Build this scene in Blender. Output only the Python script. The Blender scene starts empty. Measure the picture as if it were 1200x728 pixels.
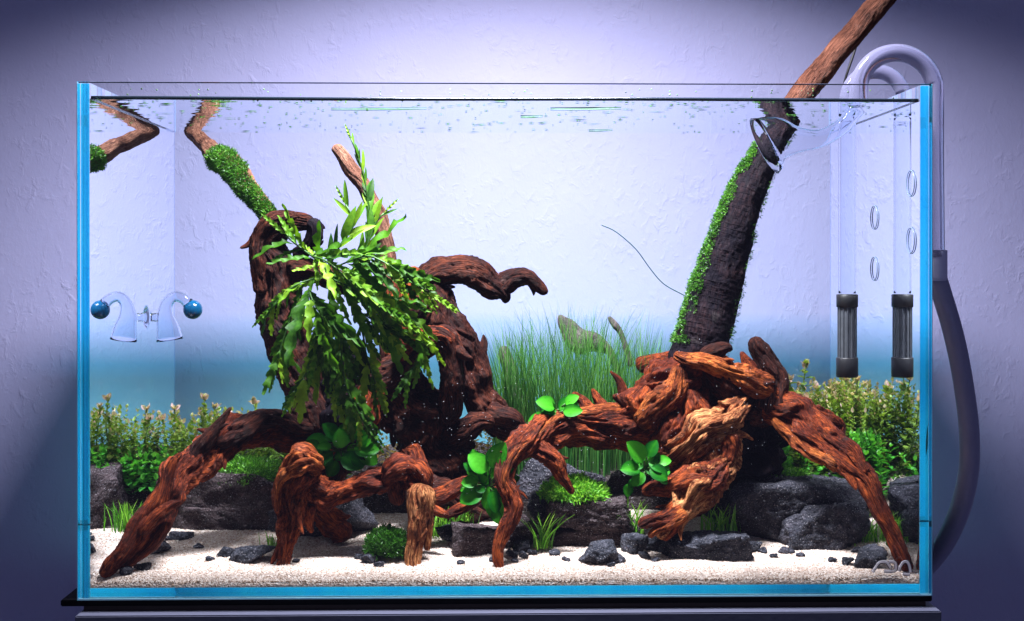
import bpy, math, random
import numpy as np
from mathutils import Vector, Matrix

random.seed(7)
rng = np.random.default_rng(7)
S = bpy.context.scene
COL = S.collection

# ------------------------------------------------------------------ camera, world, lights, exposure
F_PX, SX, SY = 1600.0, 11.4, -55.5
CAM = np.array([-0.0144, -1.1985, 0.2976]); YAW, PIT = 0.0223, -0.0028
cam_d = bpy.data.cameras.new('camera'); cam = bpy.data.objects.new('camera', cam_d); COL.objects.link(cam)
cam.location = CAM; cam.rotation_euler = (math.pi/2 + PIT, 0, -YAW)
cam_d.sensor_width = 36; cam_d.lens = F_PX/1200*36
cam_d.shift_x = -SX/1200; cam_d.shift_y = SY/1200
cam_d.clip_start = 0.02; cam_d.clip_end = 50
S.camera = cam

world = bpy.data.worlds.new('World'); S.world = world; world.use_nodes = True
wb = world.node_tree.nodes['Background']
wb.inputs[0].default_value = (0.50, 0.52, 0.95, 1); wb.inputs[1].default_value = 0.155

def area(name, loc, rot, sx, sy, energy, color, spread=180):
    l = bpy.data.lights.new(name, 'AREA'); l.shape = 'RECTANGLE'; l.size = sx; l.size_y = sy
    l.energy = energy; l.color = color; l.spread = math.radians(spread)
    o = bpy.data.objects.new(name, l); COL.objects.link(o); o.location = loc; o.rotation_euler = rot
    return o
area('aquarium_lamp', (0.0, -0.01, 0.885), (0, 0, 0), 0.27, 0.09, 31.0, (0.94, 0.93, 1.0), 140)
area('added_teal_light', (0.0, 0.352, 0.012), (math.radians(97), 0, 0), 0.68, 0.02, 1.75, (0.20, 0.66, 0.56), 150)  # unseen light added behind the tank to turn the lower wall teal
# cool strips added behind the back pane so the front glass edges glow blue
area('added_edge_light', (0, 0.3398, 0.0045), (math.radians(-90), 0, 0), 0.73, 0.0066, 0.0022, (0.04, 0.42, 0.78))
for _x in (-.371, .371): area('added_edge_light', (_x, 0.3398, 0.226), (math.radians(-90), 0, 0), 0.0066, 0.44, 0.0028, (0.04, 0.44, 0.82))

S.view_settings.view_transform = 'Standard'; S.view_settings.look = 'None'
S.view_settings.exposure = 0.0; S.view_settings.gamma = 1.0
S.render.engine = 'CYCLES'
cy = S.cycles
cy.use_denoising = True
try: cy.denoiser = 'OPENIMAGEDENOISE'
except Exception: pass
cy.max_bounces = 18; cy.diffuse_bounces = 4; cy.glossy_bounces = 14; cy.transmission_bounces = 10
cy.transparent_max_bounces = 40; cy.caustics_reflective = True; cy.caustics_refractive = True
cy.sample_clamp_indirect = 4.0; cy.blur_glossy = 0.2

# ------------------------------------------------------------------ measuring: photograph pixel + depth -> place
_cy, _sy, _cp, _sp = math.cos(YAW), math.sin(YAW), math.cos(PIT), math.sin(PIT)
FWD = np.array([_sy*_cp, _cy*_cp, _sp]); RGT = np.array([_cy, -_sy, 0]); UPV = np.cross(RGT, FWD)
def ray(px, py): return RGT*((px-600-SX)/F_PX) - UPV*((py-364-SY)/F_PX) + FWD
def P(px, py, y):
    d = ray(px, py); return CAM + d*((y-CAM[1])/d[1])
def PZ(px, py, z):
    d = ray(px, py); return CAM + d*((z-CAM[2])/d[2])
def M(y): return (y-CAM[1])/F_PX          # metres per pixel at depth y

# ------------------------------------------------------------------ numpy noise
_perm = rng.permutation(256); _perm = np.concatenate([_perm, _perm, _perm])
_grad = rng.normal(size=(256, 3)); _grad /= np.linalg.norm(_grad, axis=1)[:, None]
def noise(p):
    p = np.asarray(p, float); i = np.floor(p).astype(int); f = p-i; u = f*f*f*(f*(f*6-15)+10); i &= 255
    out = 0
    for dx in (0, 1):
        for dy in (0, 1):
            for dz in (0, 1):
                h = _perm[_perm[_perm[i[..., 0]+dx]+i[..., 1]+dy]+i[..., 2]+dz] & 255
                g = _grad[h]
                v = g[..., 0]*(f[..., 0]-dx)+g[..., 1]*(f[..., 1]-dy)+g[..., 2]*(f[..., 2]-dz)
                w = (u[..., 0] if dx else 1-u[..., 0])*(u[..., 1] if dy else 1-u[..., 1])*(u[..., 2] if dz else 1-u[..., 2])
                out = out+v*w
    return out*1.6
def fbm(p, o=4):
    p = np.asarray(p, float); s = 0; a = 1.0
    for k in range(o): s = s+a*noise(p*2**k+k*17.3); a *= .5
    return s

# ------------------------------------------------------------------ object helpers
def tag(o, label=None, cat=None, group=None, kind=None):
    if label: o['label'] = label
    if cat: o['category'] = cat
    if group: o['group'] = group
    if kind: o['kind'] = kind
    return o
def empty(name, loc, label, cat, group=None):
    o = bpy.data.objects.new(name, None); COL.objects.link(o); o.location = loc; o.empty_display_size = .01
    o.matrix_world = Matrix.Translation(loc)
    return tag(o, label, cat, group)
def link(name, me, mat, parent=None):
    o = bpy.data.objects.new(name, me); COL.objects.link(o)
    if mat is not None and not me.materials: me.materials.append(mat)
    if parent is not None:
        o.parent = parent; o.matrix_parent_inverse = Matrix.Translation(-parent.location)
    return o
def mesh(name, V, Fq, smooth=True, attrs=None):
    V = np.asarray(V, np.float32); Fq = np.asarray(Fq, np.int32); k = Fq.shape[1]
    me = bpy.data.meshes.new(name)
    me.vertices.add(len(V)); me.vertices.foreach_set('co', V.ravel())
    me.loops.add(Fq.size); me.loops.foreach_set('vertex_index', Fq.ravel())
    me.polygons.add(len(Fq)); me.polygons.foreach_set('loop_start', np.arange(0, Fq.size, k, dtype=np.int32))
    if attrs:
        for n, a in attrs.items():
            a = np.asarray(a, np.float32)
            t = me.attributes.new(n, 'FLOAT_VECTOR' if a.ndim == 2 else 'FLOAT', 'POINT')
            t.data.foreach_set('vector' if a.ndim == 2 else 'value', a.ravel())
    me.update(calc_edges=True); me.validate()
    me.polygons.foreach_set('use_smooth', np.full(len(me.polygons), smooth)); me.update()
    return me
def box(name, lo, hi, mat, parent=None, bevel=0.0, mats=None):
    lo = np.array(lo, float); hi = np.array(hi, float)
    import bmesh
    bm = bmesh.new(); bmesh.ops.create_cube(bm, size=1)
    for v in bm.verts: v.co = Vector(((lo+hi)/2+np.array(v.co)*(hi-lo)))
    if bevel: bmesh.ops.bevel(bm, geom=bm.edges[:], offset=bevel, segments=2, affect='EDGES')
    me = bpy.data.meshes.new(name); bm.to_mesh(me); bm.free()
    return link(name, me, mat, parent)
XI, YI0, YI1, ZI = .3660, .0090, .3285, .0092          # the inside of the tank: nothing planted passes through the glass
def inside(V):
    V = np.array(V, float); V[..., 0] = np.clip(V[..., 0], -XI, XI); V[..., 1] = np.clip(V[..., 1], YI0, YI1); V[..., 2] = np.maximum(V[..., 2], ZI); return V
def nrm(a): return a/np.maximum(np.linalg.norm(a, axis=-1, keepdims=True), 1e-9)

def spline(pts, ds):
    pts = np.asarray(pts, float); n = len(pts)
    ext = np.vstack([2*pts[0]-pts[1], pts, 2*pts[-1]-pts[-2]])
    out = []
    for i in range(n-1):
        p0, p1, p2, p3 = ext[i:i+4]
        m = max(2, int(np.linalg.norm((p2-p1)[:3])/ds)); t = np.linspace(0, 1, m, endpoint=False)[:, None]
        out.append(.5*((2*p1)+(p2-p0)*t+(2*p0-5*p1+4*p2-p3)*t*t+(-p0+3*p1-3*p2+p3)*t**3))
    out.append(pts[-1:]); return np.vstack(out)
def frames(c):
    t = nrm(np.gradient(c, axis=0)); n = len(c); a = np.zeros_like(c)
    v = np.array([0, -1., 0.]); v = v-t[0]*v.dot(t[0])
    if np.linalg.norm(v) < .2: v = np.array([1., 0, 0])-t[0]*t[0][0]
    v /= np.linalg.norm(v); a[0] = v
    for i in range(1, n):
        v = v-t[i]*v.dot(t[i]); v /= max(np.linalg.norm(v), 1e-9); a[i] = v
    return t, a, np.cross(t, a)
def grid_faces(n, m, wrap=True):
    i = np.arange(n-1)[:, None]; j = np.arange(m if wrap else m-1)[None, :]; j2 = (j+1) % m
    return np.stack([i*m+j, i*m+j2, (i+1)*m+j2, (i+1)*m+j], -1).reshape(-1, 4)
def tube_mesh(name, pts, seg=12, ds=.004, cap=True):
    """plain round tube through (x, y, z, r)"""
    c = spline(pts, ds); r = c[:, 3]; c = c[:, :3]; t, a, b = frames(c)
    th = np.linspace(0, 2*np.pi, seg, endpoint=False)
    V = c[:, None]+r[:, None, None]*(np.cos(th)[None, :, None]*a[:, None]+np.sin(th)[None, :, None]*b[:, None])
    Fq = grid_faces(len(c), seg); V = V.reshape(-1, 3)
    if cap:
        n = len(V); V = np.vstack([V, c[:1], c[-1:]]); k = len(c)
        j = np.arange(seg); j2 = (j+1) % seg
        Fq = np.vstack([Fq, np.stack([j2, j, np.full(seg, n), np.full(seg, n)], 1), np.stack([(k-1)*seg+j, (k-1)*seg+j2, np.full(seg, n+1), np.full(seg, n+1)], 1)])
        tri = Fq[len(Fq)-2*seg:, :3]; quad = Fq[:len(Fq)-2*seg]
        me = bpy.data.meshes.new(name); me.from_pydata(V.tolist(), [], quad.tolist()+tri.tolist()); me.update()
        me.polygons.foreach_set('use_smooth', np.ones(len(me.polygons), bool)); return me
    return mesh(name, V, Fq)

LIMBS = {}
def limb(name, px, parent, mat, seed=0, rid=.16, lump=.16, twist=6.0, flat=1.0, ends=(1, 1), key=None, gn=17.0, spurs=0, wpts=None, wander=.32):
    """gnarled wood through (pixel x, pixel y, depth, radius in pixels); long ridges and hollows follow the grain"""
    pts = []
    for q in (px or ()):
        p = P(q[0], q[1], q[2]); pts.append([*p, q[3]*M(q[2])])
    pts = np.array(pts if wpts is None else wpts)
    ds = .0013
    c = spline(pts, ds); r = np.maximum(c[:, 3], .0006); c = c[:, :3]
    L = np.concatenate([[0], np.cumsum(np.linalg.norm(np.diff(c, axis=0), axis=1))]); tot = L[-1]
    # rounded ends
    e0 = np.clip(L/(r*.9), 0, 1); e1 = np.clip((tot-L)/(r*.9), 0, 1)
    env = np.ones_like(L)
    if ends[0]: env *= np.sqrt(np.clip(1-(1-e0)**2, 0, 1))
    if ends[1]: env *= np.sqrt(np.clip(1-(1-e1)**2, 0, 1))
    t, a, b = frames(c)
    # a wandering centre line
    w = np.stack([L*36, np.full_like(L, seed*3.1), np.zeros_like(L)], 1)
    c = c+(a*noise(w)[:, None]+b*noise(w+9.7)[:, None])*r[:, None]*wander
    if spurs == 0 and wpts is None and rid > .15: spurs = 5 if r.max() > .018 else (3 if r.max() > .009 else 0)
    seg = int(np.clip(2*np.pi*r.max()/.0013, 20, 128))
    th = np.linspace(0, 2*np.pi, seg, endpoint=False)
    tw = th[None, :]+L[:, None]*twist
    ct, st = np.cos(tw), np.sin(tw)
    so = seed*11.3
    lv = np.broadcast_to(L[:, None], ct.shape)
    tw2 = tw+1.3*noise(np.stack([L*14+so, L*0+2, L*0], 1))[:, None]      # the grain wavers instead of running like rope
    c2, s2 = np.cos(tw2), np.sin(tw2)
    q0 = np.stack([ct*.75+so, st*.75, lv*16], -1)
    q1 = np.stack([c2*1.3+so, s2*1.3, lv*gn*1.6], -1)
    q2 = np.stack([c2*2.9+so, s2*2.9+5, lv*gn*2.6], -1)
    q3 = np.stack([c2*6.5+so, s2*6.5+15, lv*gn*3.5], -1)
    base = c[:, None]+r[:, None, None]*(ct[..., None]*a[:, None]+st[..., None]*b[:, None])
    lumpn = fbm(base*40+so, 3); fine = fbm(base*300+so, 3)
    n1 = noise(q1); n2 = noise(q2)
    gouge = np.clip((n1-.12)*5, 0, 1)*.75+np.clip((n2-.18)*6, 0, 1)*.4          # torn hollows with sharp lips
    ridge = (.45-np.abs(n2))*.7+(.45-np.abs(noise(q3)))*.45
    lobe = noise(q0)
    R = r[:, None]*(1.06+1.0*lump*lobe*1.5+lump*1.15*lumpn+rid*(ridge-1.15*gouge)+.035*fine)
    R = np.maximum(R, r[:, None]*.3)
    R = R*env[:, None]
    # untwisted angle for the real surface
    cu, su = np.cos(th)[None, :, None], np.sin(th)[None, :, None]*flat
    off = R[..., None]*(cu*a[:, None]+su*b[:, None])
    V = c[:, None]+off
    grain = np.stack([ct*r[:, None]+so, st*r[:, None], np.broadcast_to(L[:, None], ct.shape)], -1)
    if key != 'logtop': V = inside(V)
    me = mesh(name, V.reshape(-1, 3), grid_faces(len(c), seg), True, {'grain': grain.reshape(-1, 3)})
    o = link(name, me, mat, parent)
    LIMBS[key or o.name] = (V, nrm(off), L/tot)
    rr = random.Random(seed*7+3)
    for k in range(spurs):                      # torn splinters that leave along the grain
        i = int(len(c)*rr.uniform(.12, .85)); j = rr.randrange(seg); d = nrm(off[i, j]); tt = t[i]*rr.choice((-1, 1)); p = V[i, j]-d*r[i]*.35
        ln = min(.024, r[i]*rr.uniform(1.0, 2.4)); w0 = min(.0048, r[i]*rr.uniform(.22, .42))
        q = [[*(p-tt*ln*.35), w0*.7], [*(p+tt*ln*.25+d*r[i]*.12), w0], [*(p+tt*ln*.7+d*r[i]*rr.uniform(.35, .6)), w0*.7], [*(p+tt*ln+d*r[i]*rr.uniform(.5, 1.1)), w0*.18]]
        limb('splinter', None, parent, mat, seed*3+k+200, .2, .2, 6, wpts=q)
    return o

def scatter(name, T, Fq, pos, X, Y, Z, sc, tint, mat, parent=None, smooth=True, bend=None):
    """many copies of a small template joined into one mesh"""
    T = np.asarray(T, float); n = len(pos); k = len(T); sc = np.asarray(sc, float).reshape(n, -1)
    ok = (abs(pos[:, 0]) < XI-.0002) & (pos[:, 1] < YI1) & (pos[:, 1] > YI0-.001)
    pos, X, Y, Z, sc, tint = pos[ok], X[ok], Y[ok], Z[ok], sc[ok], np.asarray(tint, float)[ok]; n = len(pos)
    if sc.shape[1] == 1: sc = np.repeat(sc, 3, 1)
    V = pos[:, None]+(T[None, :, 0:1]*sc[:, None, 0:1])*X[:, None]+(T[None, :, 1:2]*sc[:, None, 1:2])*Y[:, None]+(T[None, :, 2:3]*sc[:, None, 2:3])*Z[:, None]
    V = inside(V)
    Fq = np.asarray(Fq); FF = (Fq[None]+(np.arange(n)*k)[:, None, None]).reshape(-1, Fq.shape[1])
    me = mesh(name, V.reshape(-1, 3), FF, smooth, {'tint': np.repeat(np.asarray(tint, float), k)})
    return link(name, me, mat, parent)
def rand_dirs(n, up=0.0):
    d = rng.normal(size=(n, 3)); d[:, 2] += up; return nrm(d)
def basis(Yd, roll=None):
    n = len(Yd); ref = rng.normal(size=(n, 3)) if roll is None else roll
    X = nrm(np.cross(Yd, ref)); return X, Yd, np.cross(X, Yd)

# ------------------------------------------------------------------ materials
def mat_new(n):
    m = bpy.data.materials.new(n); m.use_nodes = True; nt = m.node_tree
    for x in list(nt.nodes): nt.nodes.remove(x)
    out = nt.nodes.new('ShaderNodeOutputMaterial')
    return m, nt, out
def N(nt, typ, **kw):
    n = nt.nodes.new(typ)
    for k, v in kw.items():
        if k.startswith('i_'):
            key = k[2:].replace('_', ' ')
            n.inputs[key].default_value = v
        else: setattr(n, k, v)
    return n
def ramp(nt, stops, src):
    r = nt.nodes.new('ShaderNodeValToRGB'); e = r.color_ramp.elements
    while len(e) < len(stops): e.new(.5)
    for q, (p, c) in zip(e, stops): q.position = p; q.color = (*c, 1)
    nt.links.new(src, r.inputs[0]); return r
def vmap(nt, src, sc):
    m = nt.nodes.new('ShaderNodeMapping'); m.inputs['Scale'].default_value = sc; nt.links.new(src, m.inputs[0]); return m.outputs[0]
def noise_n(nt, vec, scale, detail=4, rough=.55, dist=0.0):
    n = nt.nodes.new('ShaderNodeTexNoise'); n.inputs['Scale'].default_value = scale; n.inputs['Detail'].default_value = detail
    n.inputs['Roughness'].default_value = rough; n.inputs['Distortion'].default_value = dist
    if vec is not None: nt.links.new(vec, n.inputs['Vector'])
    return n.outputs[0]
def mixc(nt, fac, a, b, mode='MIX'):
    m = nt.nodes.new('ShaderNodeMix'); m.data_type = 'RGBA'; m.blend_type = mode
    for s, v in ((m.inputs['Factor'], fac), (m.inputs[6], a), (m.inputs[7], b)):
        if hasattr(v, 'is_linked') or isinstance(v, bpy.types.NodeSocket): nt.links.new(v, s)
        else: s.default_value = v if not isinstance(v, tuple) else (*v, 1)
    return m.outputs[2]
def math_n(nt, op, a, b=0.0):
    m = nt.nodes.new('ShaderNodeMath'); m.operation = op
    for s, v in ((m.inputs[0], a), (m.inputs[1], b)):
        if isinstance(v, bpy.types.NodeSocket): nt.links.new(v, s)
        else: s.default_value = v
    return m.outputs[0]
def bump(nt, h, strength, dist):
    b = nt.nodes.new('ShaderNodeBump'); b.inputs['Strength'].default_value = strength; b.inputs['Distance'].default_value = dist
    nt.links.new(h, b.inputs['Height']); return b.outputs[0]
def principled(nt, out, color, rough=.6, spec=.3, normal=None):
    b = nt.nodes.new('ShaderNodeBsdfPrincipled'); b.inputs['Roughness'].default_value = rough; b.inputs['Specular IOR Level'].default_value = spec
    if isinstance(color, bpy.types.NodeSocket): nt.links.new(color, b.inputs['Base Color'])
    else: b.inputs['Base Color'].default_value = (*color, 1)
    if normal is not None: nt.links.new(normal, b.inputs['Normal'])
    nt.links.new(b.outputs[0], out.inputs[0]); return b
def plain(name, color, rough=.5, spec=.4, var=.12):
    m, nt, out = mat_new(name)
    g = N(nt, 'ShaderNodeNewGeometry')
    n = noise_n(nt, g.outputs['Position'], 160, 5)
    c = mixc(nt, n, tuple(max(0, x*(1-var)) for x in color), tuple(min(1, x*(1+var)) for x in color))
    principled(nt, out, c, rough, spec, bump(nt, n, .15, .001)); return m
def wood(name, dark, mid, light, hi=.62, bd=.0036):
    m, nt, out = mat_new(name)
    at = N(nt, 'ShaderNodeAttribute', attribute_name='grain'); g = N(nt, 'ShaderNodeNewGeometry')
    v = at.outputs['Vector']
    fib = noise_n(nt, vmap(nt, v, (430, 430, 50)), 1, 6, .66, .9)
    fib2 = noise_n(nt, vmap(nt, v, (1500, 1500, 150)), 1, 4, .65, .4)
    crk = noise_n(nt, vmap(nt, v, (260, 260, 26)), 1, 3, .5, 1.2)
    crack = ramp(nt, [(.0, (0, 0, 0)), (.035, (1, 1, 1))], math_n(nt, 'ABSOLUTE', math_n(nt, 'SUBTRACT', crk, .5))).outputs[0]
    patch = noise_n(nt, g.outputs['Position'], 34, 5, .68)
    h = math_n(nt, 'ADD', math_n(nt, 'MULTIPLY', fib, .42), math_n(nt, 'MULTIPLY', patch, .58))
    h2 = math_n(nt, 'ADD', math_n(nt, 'MULTIPLY', h, .72), math_n(nt, 'MULTIPLY', fib2, .28))
    c = ramp(nt, [(.38, dark), (.49, mid), (hi-.03, light), (.70, tuple(min(1, x*1.5) for x in light))], h2).outputs[0]
    c = mixc(nt, crack, mixc(nt, .65, c, dark), c)
    wp = noise_n(nt, g.outputs['Position'], 75, 5, .7); wear = ramp(nt, [(.60, (0, 0, 0)), (.68, (1, 1, 1))], wp).outputs[0]
    c = mixc(nt, math_n(nt, 'MULTIPLY', wear, .55), c, tuple(.55*x+.035 for x in light))
    film = ramp(nt, [(.56, (0, 0, 0)), (.66, (1, 1, 1))], noise_n(nt, g.outputs['Position'], 48, 4, .7)).outputs[0]
    c = mixc(nt, math_n(nt, 'MULTIPLY', film, .5), c, tuple(.5*x+.008 for x in dark))
    hh = math_n(nt, 'ADD', math_n(nt, 'ADD', fib, math_n(nt, 'MULTIPLY', fib2, .6)), math_n(nt, 'MULTIPLY', crack, .35))
    principled(nt, out, c, .62, .10 if bd > .002 else .03, bump(nt, hh, 1.0, bd)); return m
W_RED = wood('wood_red', (.008, .0018, .0014), (.088, .013, .0045), (.37, .072, .015), .63, .0028)
W_DARK = wood('wood_dark', (.004, .0018, .002), (.026, .006, .0042), (.125, .030, .013), .66, .0028)
W_ORANGE = wood('wood_orange', (.018, .0035, .002), (.16, .030, .007), (.50, .135, .028), .61, .0030)
W_BARK = wood('wood_bark', (.022, .006, .003), (.19, .048, .015), (.60, .26, .10), .60, .0032)
W_PALE = wood('wood_pale', (.07, .028, .018), (.20, .085, .055), (.38, .19, .12))
W_LOG = wood('wood_log', (.0025, .0025, .005), (.008, .006, .009), (.030, .015, .016), .66, .0010)
W_GREY = wood('wood_grey', (.05, .045, .045), (.12, .10, .10), (.19, .15, .15))
W_TAN = wood('wood_tan', (.035, .013, .009), (.10, .036, .022), (.19, .075, .046))

def rockmat(name, a, b, warm):
    m, nt, out = mat_new(name); g = N(nt, 'ShaderNodeNewGeometry'); p = g.outputs['Position']
    n1 = noise_n(nt, p, 70, 6, .65); n2 = noise_n(nt, p, 420, 4, .7); n3 = noise_n(nt, p, 900, 2, .5)
    vo = N(nt, 'ShaderNodeTexVoronoi'); vo.inputs['Scale'].default_value = 330; nt.links.new(p, vo.inputs['Vector'])
    c = ramp(nt, [(.3, a), (.52, b), (.72, warm)], math_n(nt, 'ADD', math_n(nt, 'MULTIPLY', n1, .6), math_n(nt, 'MULTIPLY', n2, .4))).outputs[0]
    sp = ramp(nt, [(.63, (0, 0, 0)), (.70, (1, 1, 1))], n3).outputs[0]
    c = mixc(nt, math_n(nt, 'MULTIPLY', sp, .7), c, (.40, .37, .40))
    h = math_n(nt, 'ADD', math_n(nt, 'MULTIPLY', n2, .7), math_n(nt, 'ADD', n1, math_n(nt, 'MULTIPLY', vo.outputs[0], .5)))
    principled(nt, out, c, .65, .14, bump(nt, h, 1.0, .005)); return m
R_DARK = rockmat('lava_dark', (.008, .009, .013), (.030, .030, .040), (.095, .085, .105))
R_BROWN = rockmat('stone_brown', (.013, .008, .009), (.044, .030, .032), (.13, .092, .096))
R_BLACK = rockmat('lava_black', (.006, .007, .011), (.026, .028, .038), (.11, .11, .14))

def leafmat(name, stops, trans=.35, rough=.38, spec=.35, vein=0.0):
    m, nt, out = mat_new(name); at = N(nt, 'ShaderNodeAttribute', attribute_name='tint'); g = N(nt, 'ShaderNodeNewGeometry')
    oi = N(nt, 'ShaderNodeObjectInfo')
    n = noise_n(nt, g.outputs['Position'], 260, 3)
    f = math_n(nt, 'ADD', at.outputs['Fac'], math_n(nt, 'MULTIPLY', math_n(nt, 'SUBTRACT', n, .5), .5))
    f = math_n(nt, 'ADD', f, math_n(nt, 'MULTIPLY', math_n(nt, 'SUBTRACT', oi.outputs['Random'], .5), vein))
    c = ramp(nt, stops, f).outputs[0]
    b = N(nt, 'ShaderNodeBsdfPrincipled'); b.inputs['Roughness'].default_value = rough; b.inputs['Specular IOR Level'].default_value = spec
    nt.links.new(c, b.inputs['Base Color'])
    nt.links.new(bump(nt, n, .3, .001), b.inputs['Normal'])
    tr = N(nt, 'ShaderNodeBsdfTranslucent'); nt.links.new(mixc(nt, 1.0, c, (1.0, 1.0, .45), 'MULTIPLY'), tr.inputs[0])
    mx = N(nt, 'ShaderNodeMixShader'); mx.inputs[0].default_value = trans
    nt.links.new(b.outputs[0], mx.inputs[1]); nt.links.new(tr.outputs[0], mx.inputs[2]); nt.links.new(mx.outputs[0], out.inputs[0]); return m
L_FERN = leafmat('leaf_fern', [(0, (.010, .048, .004)), (.5, (.060, .185, .007)), (1, (.22, .38, .020))], .38, .5, .18, .9)
L_ANUB = leafmat('leaf_anubias', [(0, (.004, .055, .008)), (.5, (.009, .125, .006)), (1, (.045, .28, .012))], .2, .45, .12, .8)
L_GRASS = leafmat('leaf_tallgrass', [(0, (.014, .070, .016)), (.5, (.045, .17, .032)), (1, (.13, .30, .065))], .35)
L_TUFT = leafmat('leaf_tuft', [(0, (.03, .13, .012)), (.5, (.10, .33, .02)), (1, (.26, .52, .06))], .4)
L_MOSS = leafmat('leaf_moss', [(0, (.010, .045, .006)), (.5, (.045, .17, .012)), (1, (.14, .36, .03))], .3)
L_STEM = leafmat('leaf_rotala', [(0, (.018, .060, .012)), (.4, (.10, .19, .022)), (.72, (.22, .32, .05)), (.88, (.46, .34, .24)), (1, (.72, .48, .50))], .4)
L_BROAD = leafmat('leaf_hydrocotyle', [(0, (.010, .070, .012)), (.5, (.040, .23, .022)), (1, (.13, .42, .05))], .35)
L_RUST = leafmat('leaf_rust', [(0, (.06, .05, .012)), (.5, (.20, .14, .035)), (1, (.40, .26, .12))], .35)

def clearmat(name, ior, tint=(1, 1, 1), rough=0.0, gl=(1, 1, 1)):
    """clear, straight-through medium that mirrors by Fresnel, totally from inside beyond the critical angle"""
    m, nt, out = mat_new(name)
    fr = N(nt, 'ShaderNodeFresnel'); fr.inputs['IOR'].default_value = ior
    tr = N(nt, 'ShaderNodeBsdfTransparent'); tr.inputs[0].default_value = (*tint, 1)
    g = N(nt, 'ShaderNodeBsdfGlossy'); g.inputs['Roughness'].default_value = rough; g.inputs[0].default_value = (*gl, 1)
    mx = N(nt, 'ShaderNodeMixShader'); nt.links.new(fr.outputs[0], mx.inputs[0]); nt.links.new(tr.outputs[0], mx.inputs[1]); nt.links.new(g.outputs[0], mx.inputs[2])
    nt.links.new(mx.outputs[0], out.inputs[0]); return m
GLASS = clearmat('pane_glass', 1.30, (.985, .995, .995))
WATER = clearmat('water', 1.33, (.985, .995, 1.0), 0.0, (.93, .96, 1.0))
def glassmat(name, ior, col=(1, 1, 1), rough=0.0):
    m, nt, out = mat_new(name); b = N(nt, 'ShaderNodeBsdfGlass'); b.inputs['IOR'].default_value = ior; b.inputs['Roughness'].default_value = rough
    b.inputs[0].default_value = (*col, 1); nt.links.new(b.outputs[0], out.inputs[0]); return m
PIPE_AIR = glassmat('pipe_glass', 1.36, (.90, .90, .97)); PIPE_WET = glassmat('pipe_glass_wet', 1.12, (.97, .98, 1.0))
def edgemat():
    m, nt, out = mat_new('pane_edge'); g = N(nt, 'ShaderNodeNewGeometry'); n = noise_n(nt, vmap(nt, g.outputs['Position'], (40, 40, 14)), 1, 3)
    c = ramp(nt, [(.3, (.14, .80, 1.0)), (.7, (.24, .90, 1.0))], n).outputs[0]
    t = N(nt, 'ShaderNodeBsdfTransparent'); d = N(nt, 'ShaderNodeBsdfDiffuse'); nt.links.new(c, t.inputs[0]); nt.links.new(c, d.inputs[0])
    a = N(nt, 'ShaderNodeMixShader'); a.inputs[0].default_value = .12; nt.links.new(t.outputs[0], a.inputs[1]); nt.links.new(d.outputs[0], a.inputs[2])
    nt.links.new(a.outputs[0], out.inputs[0]); return m
EDGE = edgemat()
EDGE_PALE = plain('edge_bevel', (.40, .78, .92), .2, .6, .1)
DARKLINE = plain('waterline_dark', (.012, .02, .03), .2, .5)  # the water line's bent reflection painted dark; the rim line shares it
BLACK = plain('black_plastic', (.008, .008, .010), .45, .4)
MATBLACK = plain('black_foam', (.006, .006, .008), .8, .1)
CABINET = plain('cabinet_grey', (.075, .08, .12), .45, .35, .06)
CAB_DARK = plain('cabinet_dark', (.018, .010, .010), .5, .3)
HOSE = plain('hose_grey', (.23, .23, .36), .42, .35, .08)
CUFF = plain('hose_cuff', (.52, .52, .70), .35, .35, .05)
MESHM = plain('strainer_mesh', (.055, .06, .07), .4, .5, .5)
WHITE = plain('etched_white', (.55, .55, .58), .6, .2, .05)
BLUEDYE = plain('blue_indicator', (.002, .045, .11), .15, .6, .25)
SILI = clearmat('silicone', 1.25, (.86, .90, .97), .15)
CUPRING = plain('cup_ring', (.10, .14, .20), .3, .5)
CABLE = plain('cable_black', (.01, .01, .012), .5, .3)

_nt = PIPE_AIR.node_tree; _g = [n for n in _nt.nodes if n.type == 'BSDF_GLASS'][0]; _o = [n for n in _nt.nodes if n.type == 'OUTPUT_MATERIAL'][0]
_d = N(_nt, 'ShaderNodeBsdfDiffuse'); _d.inputs[0].default_value = (.22, .22, .34, 1); _m = N(_nt, 'ShaderNodeMixShader'); _m.inputs[0].default_value = .30
_nt.links.new(_g.outputs[0], _m.inputs[1]); _nt.links.new(_d.outputs[0], _m.inputs[2]); _nt.links.new(_m.outputs[0], _o.inputs[0])
# ------------------------------------------------------------------ wall
def wallmat():
    m, nt, out = mat_new('plaster'); g = N(nt, 'ShaderNodeNewGeometry'); p = g.outputs['Position']
    n1 = noise_n(nt, vmap(nt, p, (85, 85, 62)), 1, 4, .6, .5); n2 = noise_n(nt, vmap(nt, p, (300, 300, 220)), 1, 3, .5, .2); n0 = noise_n(nt, p, 9, 3); n4 = noise_n(nt, p, 17, 2)
    crest = ramp(nt, [(.50, (0, 0, 0)), (.72, (1, 1, 1))], n1).outputs[0]
    amp = ramp(nt, [(.38, (.1, .1, .1)), (.62, (1, 1, 1))], n4).outputs[0]
    c = mixc(nt, n0, (.322, .318, .51), (.365, .36, .56))
    h = math_n(nt, 'ADD', math_n(nt, 'MULTIPLY', math_n(nt, 'MULTIPLY', crest, amp), .8), math_n(nt, 'ADD', math_n(nt, 'MULTIPLY', n1, .35), math_n(nt, 'MULTIPLY', n2, .26)))
    principled(nt, out, c, .75, .2, bump(nt, h, .55, .0014)); return m
WALL_Y = 0.54
w = box('wall', (-2.5, WALL_Y, -1.2), (2.5, WALL_Y+.1, 2.2), wallmat()); tag(w, 'lavender plaster wall with uneven trowelled relief behind the tank', 'wall', kind='structure')

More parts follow.
